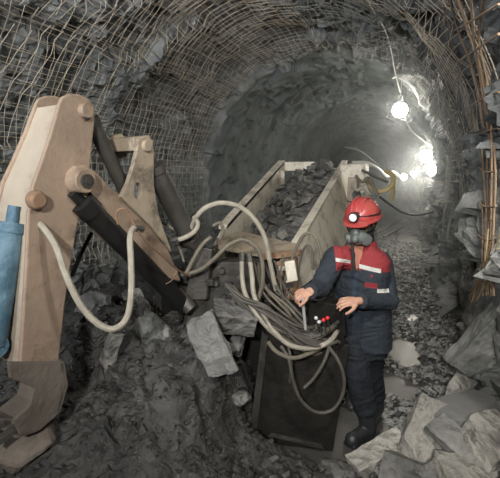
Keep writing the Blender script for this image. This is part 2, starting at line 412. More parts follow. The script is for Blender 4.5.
def chips(name, gen, mname, label, cat, seed):
    rs = np.random.RandomState(seed); protos = []
    for i in range(10):
        bm = hull_bm(rs, 1, .75, .4, n=9); bm.verts.index_update()
        protos.append(([v.co.copy() for v in bm.verts], [tuple(v.index for v in f.verts) for f in bm.faces])); bm.free()
    V = []; F = []; r = random.Random(seed)
    for (p, s) in gen(r):
        vs, fs = protos[r.randrange(10)]; Mx = Matrix.Rotation(r.uniform(0, 6.28), 3, 'Z') @ Matrix.Rotation(r.gauss(0, .45), 3, 'X') @ Matrix.Rotation(r.gauss(0, .45), 3, 'Y')
        o = len(V); V += [tuple(p + (Mx @ v) * s) for v in vs]; F += [tuple(i + o for i in f) for f in fs]
    me = bpy.data.meshes.new(name); me.from_pydata(V, [], F); me.materials.append(MATS[mname])
    o = bpy.data.objects.new(name, me); COL.objects.link(o); tag(o, label, cat, kind='stuff'); return o
def in_pud(x, y, k=1.15):
    for (cx, cy, rx, ry, an) in PUD:
        dx = (x - cx) * cos(an) + (y - cy) * sin(an); dy = -(x - cx) * sin(an) + (y - cy) * cos(an)
        if (dx / rx) ** 2 + (dy / ry) ** 2 < k: return True
    return False
def g_aisle(r):
    pts = []
    while len(pts) < 7500:
        y = 2.6 + 11 * r.random() ** 1.6; x = r.uniform(-.75, .5)
        if in_pud(x, y, .9 if y < 6 else .5): continue
        pts.append((x, y))
    H = hgt(np.array([p[0] for p in pts]), np.array([p[1] for p in pts]))
    for (x, y), h in zip(pts, H): yield Vector((x + float(bend(np.array(y))), y, h + .004)), r.uniform(.02, .095) * (1 + .04 * y)
def g_heap(r):
    pts = [(r.uniform(-3.3, -.95), r.uniform(1.0, 4.2)) for _ in range(6500)] + [(r.uniform(-1.1, .7), r.uniform(1.4, 2.55)) for _ in range(2600)]
    H = hgt(np.array([p[0] for p in pts]), np.array([p[1] for p in pts]))
    for (x, y), h in zip(pts, H): yield Vector((x, y, h + .004)), r.choice((.02, .03, .03, .045, .07))
chips('gravel', g_aisle, 'chip', 'wet dark stone chips strewn along the aisle floor', 'gravel', 3)
chips('muck', g_heap, 'muck', 'fine dark broken muck heaped around the machine', 'rubble', 4)

# heap of blasted rock below the arm
rr = random.Random(11); G1 = 'broken rocks in the heap under the digging arm'
for i in range(58):
    x = rr.uniform(-3.0, -1.05); y = rr.uniform(1.3, 3.4); s = rr.choice((.08, .1, .13, .17, .22))
    put_rock(Vector((x, y, gh(x, y) + s * .12)), s, rr.choice(('rock_heap_shaded', 'rock_heap_shaded', 'rock_dark')), 'dark broken rock lying in the heap below the tan digging arm', G1, i)
for i in range(26):
    x = rr.uniform(-2.6, -1.15); y = rr.uniform(1.9, 3.1); s = rr.choice((.2, .24, .28))
    put_rock(Vector((x, y, gh(x, y) + s * .15)), s, rr.choice(('rock_heap_shaded', 'rock_heap_shaded', 'rock')), 'large grey rock lying on the crest of the heap below the arm', 'large rocks on the heap crest', 900 + i)
G2 = 'broken stones on the aisle floor'
i = 0
while i < 42:
    y = 2.75 + 5 * rr.random() ** 1.4; x = rr.uniform(-.35, .5)
    if in_pud(x, y, 1.0) or (x < .15 and y < 3.4): continue
    s = rr.uniform(.07, .15); put_rock(Vector((x, y, gh(x, y) + s * .1)), s, rr.choice(('rock', 'rock_dark', 'rock_dark')), 'dark wet stone lying loose on the aisle floor', G2, 200 + i); i += 1
G3 = 'small stones along the bottom of the picture'
for i in range(62):
    px = rr.uniform(255, 500); py = rr.uniform(415 if px > 395 else 440, 500) if px > 330 else rr.uniform(462, 500)
    p = PZ(px, py, .1); s = rr.uniform(.04, .11); put_rock(Vector((p.x, p.y, gh(p.x, p.y) + s * .2)), s, rr.choice(('rock', 'rock', 'rock_pale')), 'small broken stone among the boulders at the bottom', G3, 400 + i)

# named boulders: foreground
def bz(px, py, z): return PZ(px, py, z)
big_rock(bz(378, 456, .08), (.46, .17, .15), (8, -14, 42), 'rock_pale', 61, 'long pale rock slab just in front of the man\'s boots', .03, n=8)
big_rock(bz(424, 438, .22), (.36, .28, .52), (-22, 26, 20), 'rock_pale', 62, 'tall pale upright boulder left of the smooth grey rock', .035)
big_rock(bz(463, 413, .36), (.50, .34, .17), (10, -5, 20), 'rock_smooth', 63, 'smooth flat-topped grey boulder against the right wall', .012, n=30)
big_rock(bz(492, 442, .36), (.26, .26, .26), (20, 10, 50), 'rock_pale', 64, 'pale block at the right edge below the smooth grey boulder', .04, n=8)
big_rock(bz(474, 480, .20), (.42, .26, .16), (12, 6, 15), 'rock_pale', 65, 'broad pale slab in the lower right corner', .03, n=8)
big_rock(bz(404, 474, .10), (.28, .24, .2), (5, 30, 80), 'rock', 66, 'grey block in the gap between the two pale slabs', .04, n=8)
big_rock(bz(462, 391, .26), (.34, .2, .24), (0, 16, 40), 'rock_pale', 67, 'pale ridge-shaped boulder behind the smooth grey rock', .04)
big_rock(bz(455, 440, .32), (.34, .16, .11), (30, 22, -30), 'rock', 68, 'thin grey slab wedged below the smooth boulder', .03, n=8)
big_rock(bz(338, 472, .05), (.28, .2, .13), (0, 10, 10), 'rock', 69, 'low grey rock at the bottom edge below the black box', .04)
big_rock(bz(430, 474, .16), (.22, .2, .16), (20, -20, 50), 'rock', 70, 'dark grey rock at the bottom edge between the pale slabs', .04)
# right wall slabs
big_rock(Vector((.60, 3.62, .62)), (.34, .2, .72), (12, 30, 15), 'right_rock', 71, 'large layered rock slab leaning on the right wall above the boulders', .04, n=8)
big_rock(Vector((.62, 4.4, .62)), (.22, 1.1, .34), (34, 8, 6), 'right_rock', 72, 'long layered ledge sloping down the right wall', .05)
big_rock(Vector((.60, 5.3, .75)), (.22, 1.2, .30), (30, 8, 4), 'right_rock', 73, 'second sloping rock ledge farther along the right wall', .05)
big_rock(Vector((.50, 3.9, .30)), (.30, .7, .24), (24, 20, 4), 'right_rock', 74, 'dark sloping rock at the foot of the right wall', .05)
big_rock(Vector((.62, 4.0, 2.75)), (.28, .8, .62), (20, -8, 8), 'right_rock', 75, 'dark hanging rock block high on the right wall behind the wires', .05)
big_rock(Vector((.68, 3.9, 2.1)), (.24, .5, .3), (-20, 10, 8), 'right_rock', 76, 'grey jutting rock on the right wall beside the rusty bars', .05)
# under the arm
big_rock(P(211, 345, 2.52), (.20, .12, .40), (-10, -26, 22), 'rock_slab', 81, 'long grey slab standing in the heap beside the black box', .07, n=8)
big_rock(P(234, 318, 2.75), (.30, .2, .17), (20, 10, 30), 'rock', 82, 'grey boulder leaning behind the long upright slab', .03, n=8)
big_rock(P(236, 345, 2.8), (.14, .1, .15), (0, 20, 60), 'rock', 83, 'pale small block right of the long upright slab', .03)
big_rock(P(112, 362, 2.5), (.16, .13, .36), (0, 12, 10), 'rock', 84, 'tall grey rock standing in the heap under the loop of hose', .03)
big_rock(P(150, 335, 2.75), (.26, .2, .32), (10, -12, 40), 'rock_dark', 85, 'dark boulder at the top of the heap left of centre', .04)
big_rock(P(168, 345, 2.7), (.15, .12, .26), (0, 14, 70), 'rock', 86, 'grey rock beside the long upright slab at the heap top', .04)
big_rock(P(22, 440, 2.0), (.36, .26, .26), (10, -20, 30), 'rock_brown', 87, 'large brown rock in the lower left corner', .03)
big_rock(P(133, 395, 2.45), (.26, .18, .30), (10, 18, 40), 'rock_dark', 88, 'dark sloping rock in the middle of the heap', .04)
big_rock(P(170, 385, 2.5), (.20, .15, .26), (0, 25, 20), 'rock_dark', 89, 'dark wedge of rock in the heap below the boulders', .04)
big_rock(P(238, 398, 2.65), (.20, .16, .10), (0, 5, 40), 'rock', 90, 'flat grey rock leaning on the side of the black box', .04)
big_rock(P(92, 310, 3.3), (.34, .26, .28), (10, 8, 40), 'rock', 91, 'grey block on the bank behind the arm\'s hose', .04)

# ---------------------------------------------------------------- loader
LD = thing('rock_loader', (-1.3, 3.2, 0.0), 'tan and black crawler rock loader with digging arm and loaded pale trough', 'mining machine')
T_S = .30                                              # slope of the trough
def ztop(y): return 1.22 + T_S * (y - 3.2)
xr, xl = -.92, -1.70
th = .035
# right side plate (outer face towards the man), foot flared out to catch overhead light
def tsp(y, dz): return (xr + dz * .30, y, ztop(y) - dz)
b = MB(); b.prism([tsp(3.12, .02), tsp(6.1, 0), tsp(6.1, .70), tsp(4.6, .62), tsp(3.7, .38), tsp(3.12, .22)], (-th, 0, 0))
sp = b.build('trough_side', 'trough_paint', LD, bevel=.006)
b = MB(); b.prism([(xr + .02, 3.1, ztop(3.1) - .02), (xr + .02, 6.1, ztop(6.1) - .02), (xr + .02, 6.1, ztop(6.1) + .01), (xr + .02, 3.1, ztop(3.1) + .01)], (-.08, 0, 0)); b.build('top_rail', 'trough_paint', sp, bevel=.006)
b = MB(); b.prism([(xl, 3.70, ztop(3.7) - .02), (xl, 3.85, ztop(3.85) + .02), (xl, 5.75, ztop(5.75) + .10), (xl, 5.75, ztop(5.75) - .55), (xl, 3.4, ztop(3.4) - .3), (xl, 3.4, ztop(3.4) - .14)], (-th, 0, 0))
sp = b.build('trough_side', 'trough_paint', LD, bevel=.006)
b = MB(); b.prism([(xl, 3.8, ztop(3.8) + .02), (xl, 5.75, ztop(5.75) + .11), (xl, 5.75, ztop(5.75) + .06), (xl, 3.8, ztop(3.8) - .03)], (-.09, 0, 0)); b.build('top_rail', 'trough_paint', sp, bevel=.006)
b = MB(); b.box((-1.50, 5.78, ztop(5.78) + .02), (.42, .03, .12)); b.build('end_plate', 'trough_paint', LD, bevel=.005)
b = MB(); b.prism([(xr, 3.3, ztop(3.3) - .3), (xr, 6.1, ztop(6.1) - .36), (xr, 6.1, ztop(6.1) - .40), (xr, 3.3, ztop(3.3) - .36)], (xl - xr, 0, 0)); b.build('trough_floor', 'dark_steel', LD)
# front lip
lip = MB(); lip.prism([P(216, 238, 3.75), P(240, 231, 3.85), P(300, 244, 3.45), P(302, 252, 3.3), P(262, 254, 3.35), P(218, 246, 3.6)], (0, 0, -.03)); lip.build('lip_plate', 'worn_tan', LD, bevel=.004)
b = MB(); b.prism([P(262, 254, 3.32), P(301, 250, 3.28), P(301, 256, 3.28), P(262, 260, 3.32)], (0, .03, 0)); b.build('lip_edge', 'rust', LD)
b = MB(); b.prism([P(276, 262, 3.25), P(297, 258, 3.22), P(297, 300, 3.22), P(276, 300, 3.25)], (0, .03, 0)); b.build('front_flap', 'rust', LD)
# rear housing
b = MB(); b.box((-.77, 5.85, 1.62), (.32, .5, .84)); hs = b.build('rear_housing', 'trough_paint', LD, bevel=.02)
b = MB(); b.box((-.74, 5.55, 1.72), (.12, .14, .3)); b.build('bracket', 'worn_tan', hs, bevel=.01)
b = MB(); b.cyl((-.68, 5.5, 1.66), (-.68, 5.38, 1.66), .05); b.build('cap', 'dark_steel', hs, smooth=True)
b = MB(); b.cyl((-.56, 5.3, 1.42), (-.50, 5.3, 1.42), .09); b.build('side_wheel', 'dark_steel', LD, smooth=True, bevel=.006)
# dark hull
b = MB(); b.box((-1.31, 4.5, .72), (.80, 2.9, .62)); b.box((-1.31, 3.15, .80), (.7, .45, .62)); b.build('hull', 'dark_steel', LD, bevel=.02)
# crawler tracks
for tx in (-1.88, -.74):
    pr = []; y0, y1, z0, z1 = 3.35, 5.9, .02, .46; rr_ = .22
    for a in range(13): t = pi / 2 + pi * a / 12; pr.append(Vector((tx - .14, y0 + rr_ + cos(t) * rr_, .24 + sin(t) * rr_)))
    for a in range(13): t = -pi / 2 + pi * a / 12; pr.append(Vector((tx - .14, y1 - rr_ + cos(t) * rr_, .24 + sin(t) * rr_)))
    b = MB(); b.prism(pr, (.28, 0, 0)); tr = b.build('crawler_track', 'dark_steel', LD)
    b = MB()
    for k in range(18):
        yk = y0 + .2 + k * (y1 - y0 - .4) / 17; b.box((tx, yk, .475), (.3, .05, .03)); b.box((tx, yk, .01), (.3, .05, .03))
    b.build('track_pad', 'dark_steel', tr)
# black steel box beside the operator
A = PZ(252, 443, 0); B_ = PZ(331, 452, 0)
def bxp(px, py, d): return P(px, py, d)
dA = (A - CAM).dot(FWD); dB = (B_ - CAM).dot(FWD)
front = [P(252, 441, dA), P(333, 452, dB), P(350, 345, dB + .02), P(266, 330, dA + .05)]
b = MB(); b.prism(front, FWD * .42 + RGT * .02); bx_ = b.build('steel_box', 'box_steel', LD, bevel=.008)
off = -FWD * .012
b = MB(); b.prism([P(249, 436, dA) , P(255, 442, dA), P(268, 335, dA + .05), P(262, 330, dA + .05)], off * 2); b.build('edge_strip', 'dark_steel', bx_)
b = MB(); b.prism([P(270, 431, dA), P(322, 444, dB), P(324, 448, dB), P(268, 435, dA)], off * 1.5); b.build('bottom_flange', 'dark_steel', bx_)
# front machinery below the arm pivot
b = MB(); c0 = Vector((-1.50, 2.80, .55))
b.cyl(c0, c0 + Vector((0, 0, .55)), .17, .15); pv = b.build('swing_post', 'dark_steel', LD, smooth=True)
b = MB(); b.box(c0 + Vector((0, .02, .60)), (.42, .36, .05)); b.build('swing_plate', 'dark_steel', pv, bevel=.006)
b = MB(); b.box(c0 + Vector((0, .02, .05)), (.46, .5, .05)); b.build('swing_plate', 'dark_steel', pv, bevel=.006)
b = MB(); b.box((-1.42, 3.05, .62), (.95, .3, .75)); b.build('front_frame', 'black', LD, bevel=.02)
b = MB(); b.prism([P(196, 245, 2.95), P(212, 250, 2.95), P(206, 300, 2.95), P(184, 300, 2.95)], (0, .05, 0)); b.build('upright_link', 'cyl_steel', LD, bevel=.006)
b = MB(); b.cyl(P(176, 292, 2.95), P(192, 310, 2.9), .05); b.build('pivot_pin', 'cyl_steel', LD, smooth=True)
b = MB(); b.prism([P(213, 262, 3.02), P(262, 262, 3.02), P(262, 322, 3.02), P(205, 322, 3.02)], FWD * .15); vb = b.build('valve_bank', 'dark_steel', LD, bevel=.01)
for (px, py) in ((216, 282), (224, 296), (230, 284), (240, 276), (222, 270), (236, 296)):
    q = P(px, py, 3.0); b = MB(); b.cyl(q, q - FWD * .05, .022, n=6); b.build('port_plug', 'cyl_steel', vb)
# cream box hanging beside the trough
b = MB(); q = P(291, 271, 2.80); b.box(q, (.07, .04, .14), Matrix.Rotation(YAW, 3, 'Z') @ Matrix.Rotation(R(-10), 3, 'Y')); jb = b.build('junction_box', 'cream', LD, bevel=.008)
b = MB(); b.box(q + Vector((0, -.03, -.09)), (.05, .02, .03), Matrix.Rotation(YAW, 3, 'Z')); b.build('cable_gland', 'black', jb)

# arm: plane of the boom
HUB = P(79, 181, 2.30); BS = P(186, 278, 3.0)
dd = Vector((BS.x - HUB.x, BS.y - HUB.y, 0)).normalized(); nn = Vector((dd.y, -dd.x, 0))
if nn.dot(CAM - HUB) < 0: nn = -nn
def AP(px, py, off=0.0): return PP(px, py, HUB + nn * off, nn) 
W = .20
# dipper (the big tan arm at the left)
def outline(pts, off): return [AP(x, y, off) for x, y in pts]
ST = [(59, 104), (62, 97), (70, 93.5), (80, 94), (89, 98), (95, 107), (95, 120), (92, 150), (89, 180), (82, 205), (76, 235), (71, 265), (65, 305), (58, 372), (20, 368), (24, 300), (27, 250), (28, 215), (33, 185), (42, 160), (52, 130)]
b = MB(); b.prism(outline(ST, .02), -nn * .025); stick = b.build('dipper_arm', 'tan_paint', LD, bevel=.008)
near = outline(ST, .02)
def wf(p): return W * (1 + .5 * max(0, min(1, (near[1].z - p.z) / .6)))
b = MB(); b.prism([p - nn * (W * (1 + .5 * max(0, min(1, (near[1].z - p.z) / .6)))) + Vector((0, 0, .01)) for p in near], -nn * .025); b.build('side_plate', 'tan_paint', stick, bevel=.008)
nS = len(near); fr = [near[i] for i in (nS - 7, nS - 6, nS - 5, nS - 4, nS - 3, nS - 2, nS - 1, 0)]; b = MB()
for i in range(len(fr) - 1):
    a_, c_ = fr[i] + dd * .012, fr[i + 1] + dd * .012; b.add([a_ - nn * .025, c_ - nn * .025, c_ - nn * wf(c_), a_ - nn * wf(a_), a_ - nn * .025 + dd * .02, c_ - nn * .025 + dd * .02, c_ - nn * wf(c_) + dd * .02, a_ - nn * wf(a_) + dd * .02], [(0, 1, 2, 3), (7, 6, 5, 4), (0, 4, 5, 1), (3, 2, 6, 7)])
b.build('front_plate', 'tan_paint_lit', stick)
bk = [near[i] for i in (13, 12, 11, 10, 9, 8, 7)]; b = MB()
for i in range(len(bk) - 1):
    a_, c_ = bk[i] - dd * .03, bk[i + 1] - dd * .03; b.add([a_ - nn * .025, c_ - nn * .025, c_ - nn * W, a_ - nn * W], [(0, 1, 2, 3)])
b.build('back_plate', 'tan_paint', stick)
q = AP(84, 111, .02); b = MB(); b.cyl(q - nn * (W + .04), q + nn * .035, .038); b.build('pivot_pin', 'tan_paint', stick, smooth=True, bevel=.004)
b = MB(); b.cyl(q + nn * .034 + Vector((-.02, 0, -.03)), q + nn * .05 + Vector((-.02, 0, -.03)), .016, n=6); b.build('bolt', 'dark_steel', stick)
q = AP(35, 192, .02); b = MB(); b.cyl(AP(34, 200, .02), AP(34, 200, .02) + nn * .05, .05, .042, n=28); b.build('pivot_boss', 'rust', stick, smooth=True, bevel=.012)
# bucket
b = MB(); bc = P(36, 372, 2.28)
sideP = [(8, 362), (64, 362), (68, 385), (60, 412), (40, 430), (20, 436), (14, 420), (30, 405), (34, 388), (10, 378)]
b.prism(outline(sideP, .10), -nn * .02); b.prism(outline(sideP, -.24), -nn * .02)
bkt = b.build('bucket', 'rock_brown', LD, bevel=.006)
b = MB(); bp_ = outline([(64, 362), (68, 385), (60, 412), (40, 430), (20, 436)], .10)
for i in range(4):
    a_, c_ = bp_[i], bp_[i + 1]; b.prism([a_, c_, c_ - dd * .02, a_ - dd * .02], -nn * .36)
b.build('bucket_shell', 'rock_brown', bkt)
for k in range(4):
    q = bp_[4] - nn * (.03 + k * .10); b = MB(); b.prism([q, q + nn * -.05, q - nn * .035 - dd * .10 - Vector((0, 0, .03)), q - nn * .015 - dd * .10 - Vector((0, 0, .03))], (0, 0, .025)); b.build('tooth', 'cyl_steel', bkt)

# boom
BM_ = [(70, 172), (76, 166), (86, 165), (98, 173), (110, 186), (121, 196), (150, 220), (168, 248), (182, 282), (166, 278), (146, 262), (120, 242), (96, 214), (84, 200), (72, 190)]
b = MB(); b.prism(outline(BM_, .05), -nn * (W - .02)); boom = b.build('boom', 'tan_paint', LD, bevel=.01)
hb = AP(79, 181, .05); b = MB(); b.cyl(hb - nn * (W + .05), hb + nn * .06, .062, n=28); b.build('hub', 'tan_paint', boom, smooth=True, bevel=.006)
b = MB(); b.cyl(hb + nn * .055, hb + nn * .075, .036, n=18); b.cyl(hb + nn * .07, hb + nn * .085, .02, n=6); b.build('hub_cap', 'dark_steel', boom, smooth=True)
BR = [(137, 152), (139, 139), (146, 136), (153, 140), (154, 152), (154, 185), (159, 215), (172, 252), (150, 225), (121, 197), (128, 183), (133, 168)]
hole = [(138 + 3.6 * cos(t * pi / 8) + .0 * t, 191 + 8.5 * sin(t * pi / 8)) for t in range(16)]
# plate with an oval hole: ring of quads between the outline and the hole
def plate_with_hole(mb, outer, inner, off, thick):
    O = [AP(x, y, off) for x, y in outer]; I = [AP(x, y, off) for x, y in inner]; bm = bmesh.new()
    vo = [bm.verts.new(p) for p in O]; vi = [bm.verts.new(p) for p in I]
    es = [bm.edges.new((v[i], v[(i + 1) % len(v)])) for v in (vo, vi) for i in range(len(v))]
    r = bmesh.ops.triangle_fill(bm, edges=es, use_beauty=True); fs = [f for f in r['geom'] if isinstance(f, bmesh.types.BMFace)]
    e = bmesh.ops.extrude_face_region(bm, geom=fs); bmesh.ops.translate(bm, verts=[g for g in e['geom'] if isinstance(g, bmesh.types.BMVert)], vec=-nn * thick)
    bm.verts.index_update(); mb.add([v.co.copy() for v in bm.verts], [tuple(v.index for v in f.verts) for f in bm.faces]); bm.free()
b = MB(); plate_with_hole(b, BR, hole, .075, .03); b.build('bracket_ear', 'worn_tan', boom, bevel=.004)
e0 = AP(146, 146, .075); b = MB(); b.cyl(e0 - nn * .27, e0 + nn * .02, .034); b.build('cross_pin', 'worn_tan', boom, smooth=True, bevel=.004)
b = MB(); tb = [AP(134, 137, .05), AP(150, 135, .05), AP(152, 150, .05), AP(134, 151, .05)]; b.prism(tb, -nn * .22); b.build('cross_plate', 'worn_tan', boom, bevel=.006)
b = MB(); far = [AP(134, 138, .05), AP(139, 133, .05), AP(146, 132, .05), AP(152, 138, .05), AP(151, 158, .05), AP(134, 158, .05)]; b.prism([p - nn * .21 for p in far], -nn * .03); b.build('bracket_ear', 'worn_tan', boom, bevel=.006)
# hydraulic cylinders
def cylinder(p0, p1, r, frac=.62, m='cyl_steel', rod='chrome', label=None):
    p0, p1 = Vector(p0), Vector(p1); t = p1 - p0; b = MB(); b.cyl(p0, p0 + t * frac, r); c = b.build('hydraulic_cylinder', m, LD, smooth=True, bevel=.004, label=label)
    b = MB(); b.cyl(p0 + t * (frac - .03), p0 + t * (frac + .04), r * 1.15); b.build('gland', m, c, smooth=True)
    b = MB(); b.cyl(p0 + t * frac, p1, r * .5); b.build('rod', rod, c, smooth=True)
    b = MB(); b.cyl(p0 - nn * .05, p0 + nn * .05, r * .9); b.build('pin_eye', m, c, smooth=True)
cylinder(AP(132, 205, -.06), AP(86, 110, -.06), .042, .88, 'cyl_steel', 'cyl_steel')
cylinder(P(190, 240, 2.95), P(146, 150, 2.72), .068, .80, 'cyl_steel', 'cyl_steel')
cylinder(P(184, 306, 2.95), P(72, 192, 2.22), .06, .9, 'black', 'black', 'black hydraulic cylinder under the boom')
cylinder(P(-8, 345, 1.98), P(15, 206, 2.10), .062, .84, 'blue', 'blue', 'blue cylinder at the side of the arm')
b = MB(); b.tube([P(92, 232, 2.55), P(82, 252, 2.52), P(72, 276, 2.5)], .012); b.build('link_rod', 'black', LD)

# hoses
def hose(pts, r, m, label=None, n=8):
    """pts: (px, py, d)"""
    b = MB(); q = [P(*p) for p in pts]; b.tube(q, r, n=n, k=8); h = b.build('hydraulic_hose', m, LD, smooth=True, label=label); return h, q
def fitting(parent, p, q, r):
    b = MB(); t = (q - p).normalized(); b.cyl(p - t * .01, p + t * .045, r * 1.35, n=6); b.build('fitting', 'cyl_steel', parent)
h, q = hose([(26, 216, 2.13), (42, 226, 2.08), (56, 247, 2.02), (66, 275, 2.0), (80, 304, 2.0), (97, 323, 2.02), (113, 329, 2.05), (126, 319, 2.1), (131, 295, 2.14), (131, 262, 2.2), (130, 238, 2.26), (134, 228, 2.32), (141, 229, 2.36)], .0165, 'hose_pale', 'pale hose looping below the arm'); fitting(h, q[0], q[1], .016); fitting(h, q[-1], q[-2], .016)
h, q = hose([(190, 236, 2.93), (193, 224, 2.87), (198, 215, 2.83), (207, 207, 2.83), (222, 203, 2.85), (240, 207, 2.88), (255, 220, 2.9), (265, 238, 2.92), (270, 262, 2.93), (276, 290, 2.95)], .017, 'hose_pale', 'pale hose arching in front of the trough'); fitting(h, q[0], q[1], .017)
h, q = hose([(172, 241, 2.8), (184, 238, 2.8), (194, 232, 2.8), (198, 224, 2.82), (194, 217, 2.86)], .016, 'hose_pale'); fitting(h, q[0], q[1], .016)
h, q = hose([(183, 275, 2.85), (200, 270, 2.85), (215, 258, 2.86), (229, 245, 2.88), (243, 240, 2.9), (256, 247, 2.9), (262, 262, 2.9), (262, 285, 2.88), (256, 305, 2.86)], .0155, 'hose_tan'); fitting(h, q[0], q[1], .015)
h, q = hose([(186, 274, 2.84), (193, 260, 2.86), (202, 245, 2.88), (211, 237, 2.9)], .015, 'hose_tan')
h, q = hose([(213, 226, 2.95), (220, 223, 2.95), (223, 231, 2.95), (220, 239, 2.95)], .012, 'hose_tan')
h, q = hose([(242, 254, 2.82), (242, 275, 2.8), (245, 293, 2.75), (255, 312, 2.7), (268, 328, 2.68), (285, 342, 2.68)], .0155, 'hose_pale', 'pale hose dropping from the trough front'); fitting(h, q[0], q[1], .016)
h, q = hose([(249, 255, 2.82), (252, 275, 2.8), (254, 295, 2.76), (262, 312, 2.72), (273, 330, 2.66), (290, 345, 2.64), (312, 348, 2.64), (330, 341, 2.66), (340, 326, 2.8)], .0165, 'hose_pale', 'longer pale hose dropping from the trough front'); fitting(h, q[0], q[1], .016)
h, q = hose([(281, 346, 2.66), (289, 360, 2.62), (293, 380, 2.6), (301, 400, 2.6), (316, 412, 2.6), (332, 410, 2.6), (342, 396, 2.6), (344, 378, 2.6), (338, 360, 2.62), (326, 344, 2.66)], .012, 'hose_dark', 'dark hose hanging in a loop over the black box')
hose([(288, 345, 2.68), (291, 362, 2.64), (290, 382, 2.64)], .011, 'hose_dark'); hose([(330, 345, 2.66), (324, 362, 2.63), (314, 378, 2.62), (304, 388, 2.62)], .012, 'hose_dark')
hose([(268, 342, 2.68), (277, 352, 2.64), (292, 358, 2.62), (308, 354, 2.64), (326, 344, 2.72), (334, 330, 2.8)], .014, 'hose_tan')
hose([(282, 290, 3.0), (291, 262, 2.98), (300, 240, 2.96), (308, 233, 2.94), (316, 238, 2.92), (321, 255, 2.9), (322, 272, 2.9)], .011, 'hose_tan')
hose([(298, 285, 3.0), (300, 262, 3.0), (306, 246, 2.98), (312, 250, 2.96), (313, 270, 2.95)], .008, 'hose_dark')
hose([(268, 255, 3.05), (272, 275, 3.02), (276, 292, 2.98), (286, 296, 2.95), (290, 285, 2.95)], .008, 'hose_tan')
hose([(283, 255, 3.1), (281, 275, 3.0), (283, 300, 2.9), (292, 318, 2.8)], .008, 'hose_tan')
rb = random.Random(5)
for k in range(17):
    a = rb.uniform(0, 1); y0 = 283 + a * 26; x0 = 224 + a * 16
    j = lambda s=4: rb.uniform(-s, s)
    d0 = 2.86 - .16 * rb.random()
    xe = rb.uniform(312, 340); ye = rb.uniform(318, 346)
    hose([(x0 + j(), y0 + j() - 3, d0 + .05), (x0 + 18 + j(), y0 + 12 + j(5), d0), (x0 + 42 + j(), y0 + 27 + j(6) , d0 - .06), ((x0 + 72 + xe) / 2 - 8 + j(), (y0 + 38 + ye) / 2 + 4 + j(5), d0 - .08), (xe, ye, d0 - .04)], rb.choice((.010, .012, .014)), rb.choice(('hose_dark', 'hose_dark', 'hose_dark', 'hose_tan')))
for k in range(6):
    j = lambda s=4: rb.uniform(-s, s)
    hose([(252 + 4 * k + j(), 262 + j(), 3.0), (258 + 5 * k + j(), 285 + j(), 2.95), (272 + 6 * k + j(), 305 + j(), 2.86), (296 + 6 * k + j(), 322 + j(), 2.78), (322 + j(), 332 + j(), 2.74)], rb.choice((.008, .011)), rb.choice(('hose_dark', 'hose_tan')))
hose([(118, 224, 2.28), (116, 214, 2.26), (121, 209, 2.26), (128, 212, 2.28), (136, 228, 2.32), (148, 243, 2.38), (162, 256, 2.5), (178, 270, 2.7), (190, 276, 2.85)], .006, 'rust', 'thin rusty orange cable lying over the boom')
hose([(178, 270, 2.7), (172, 280, 2.7), (166, 284, 2.7)], .004, 'rust')
hose([(163, 232, 2.9), (178, 246, 2.9), (184, 262, 2.88)], .009, 'hose_tan'); hose([(160, 222, 2.95), (172, 228, 2.92), (180, 236, 2.9)], .008, 'hose_pale')
# hoses at the rear of the machine
hose([(366, 180, 5.2), (374, 190, 5.1), (384, 191, 5.0), (392, 185, 5.0), (393, 176, 5.1), (386, 171, 5.2)], .028, 'hose_yellow', 'yellow hose looped at the rear of the machine')
hose([(393, 180, 5.1), (393, 192, 5.1), (391, 200, 5.15)], .024, 'hose_yellow')
hose([(356, 176, 5.1), (362, 182, 5.0), (368, 178, 5.0), (372, 184, 5.0), (378, 196, 5.0)], .02, 'hose_tan')
hose([(352, 184, 5.1), (357, 190, 5.0), (364, 188, 5.0), (370, 194, 5.0)], .018, 'hose_pale')
hose([(362, 170, 5.4), (374, 176, 5.3), (388, 182, 5.2)], .02, 'hose_dark')

# operator's console and levers
cs = [P(309, 300, 2.72), P(345, 306, 2.72), P(345, 350, 2.76), P(309, 350, 2.76)]
b = MB(); b.prism(cs, FWD * .16); con = b.build('control_console', 'box_steel', LD, bevel=.01)
def lever(p0, p1, r, m, km, kr, label=None):
    b = MB(); b.tube([p0, p1], r, n=10, k=0); l = b.build('control_lever', m, con, smooth=True, label=label); return l
lever(P(305.5, 329, 2.64), P(302.5, 298, 2.52), .010, 'chrome', None, 0, 'bright steel control lever')
b = MB(); b.ball(P(302.5, 296.5, 2.555), .017); b.build('lever_knob', 'black', con, smooth=True)
lever(P(345, 335, 2.64), P(343, 310, 2.60), .008, 'black', None, 0); b = MB(); b.ball(P(342.5, 308, 2.60), .019); b.build('lever_knob', 'black', con, smooth=True)
for (px, py, m) in ((323.5, 320, 'red_knob'), (327.5, 318, 'red_knob'), (316, 318, 'chrome'), (319, 322, 'chrome')):
    q = P(px, py, 2.60); b = MB(); b.ball(q, .0125); b.build('lever_knob', m, con, smooth=True, label='red lever knob' if m == 'red_knob' else 'bright metal knob')
    lever(q, P(px + 3, py + 14, 2.68), .005, 'cyl_steel', None, 0)

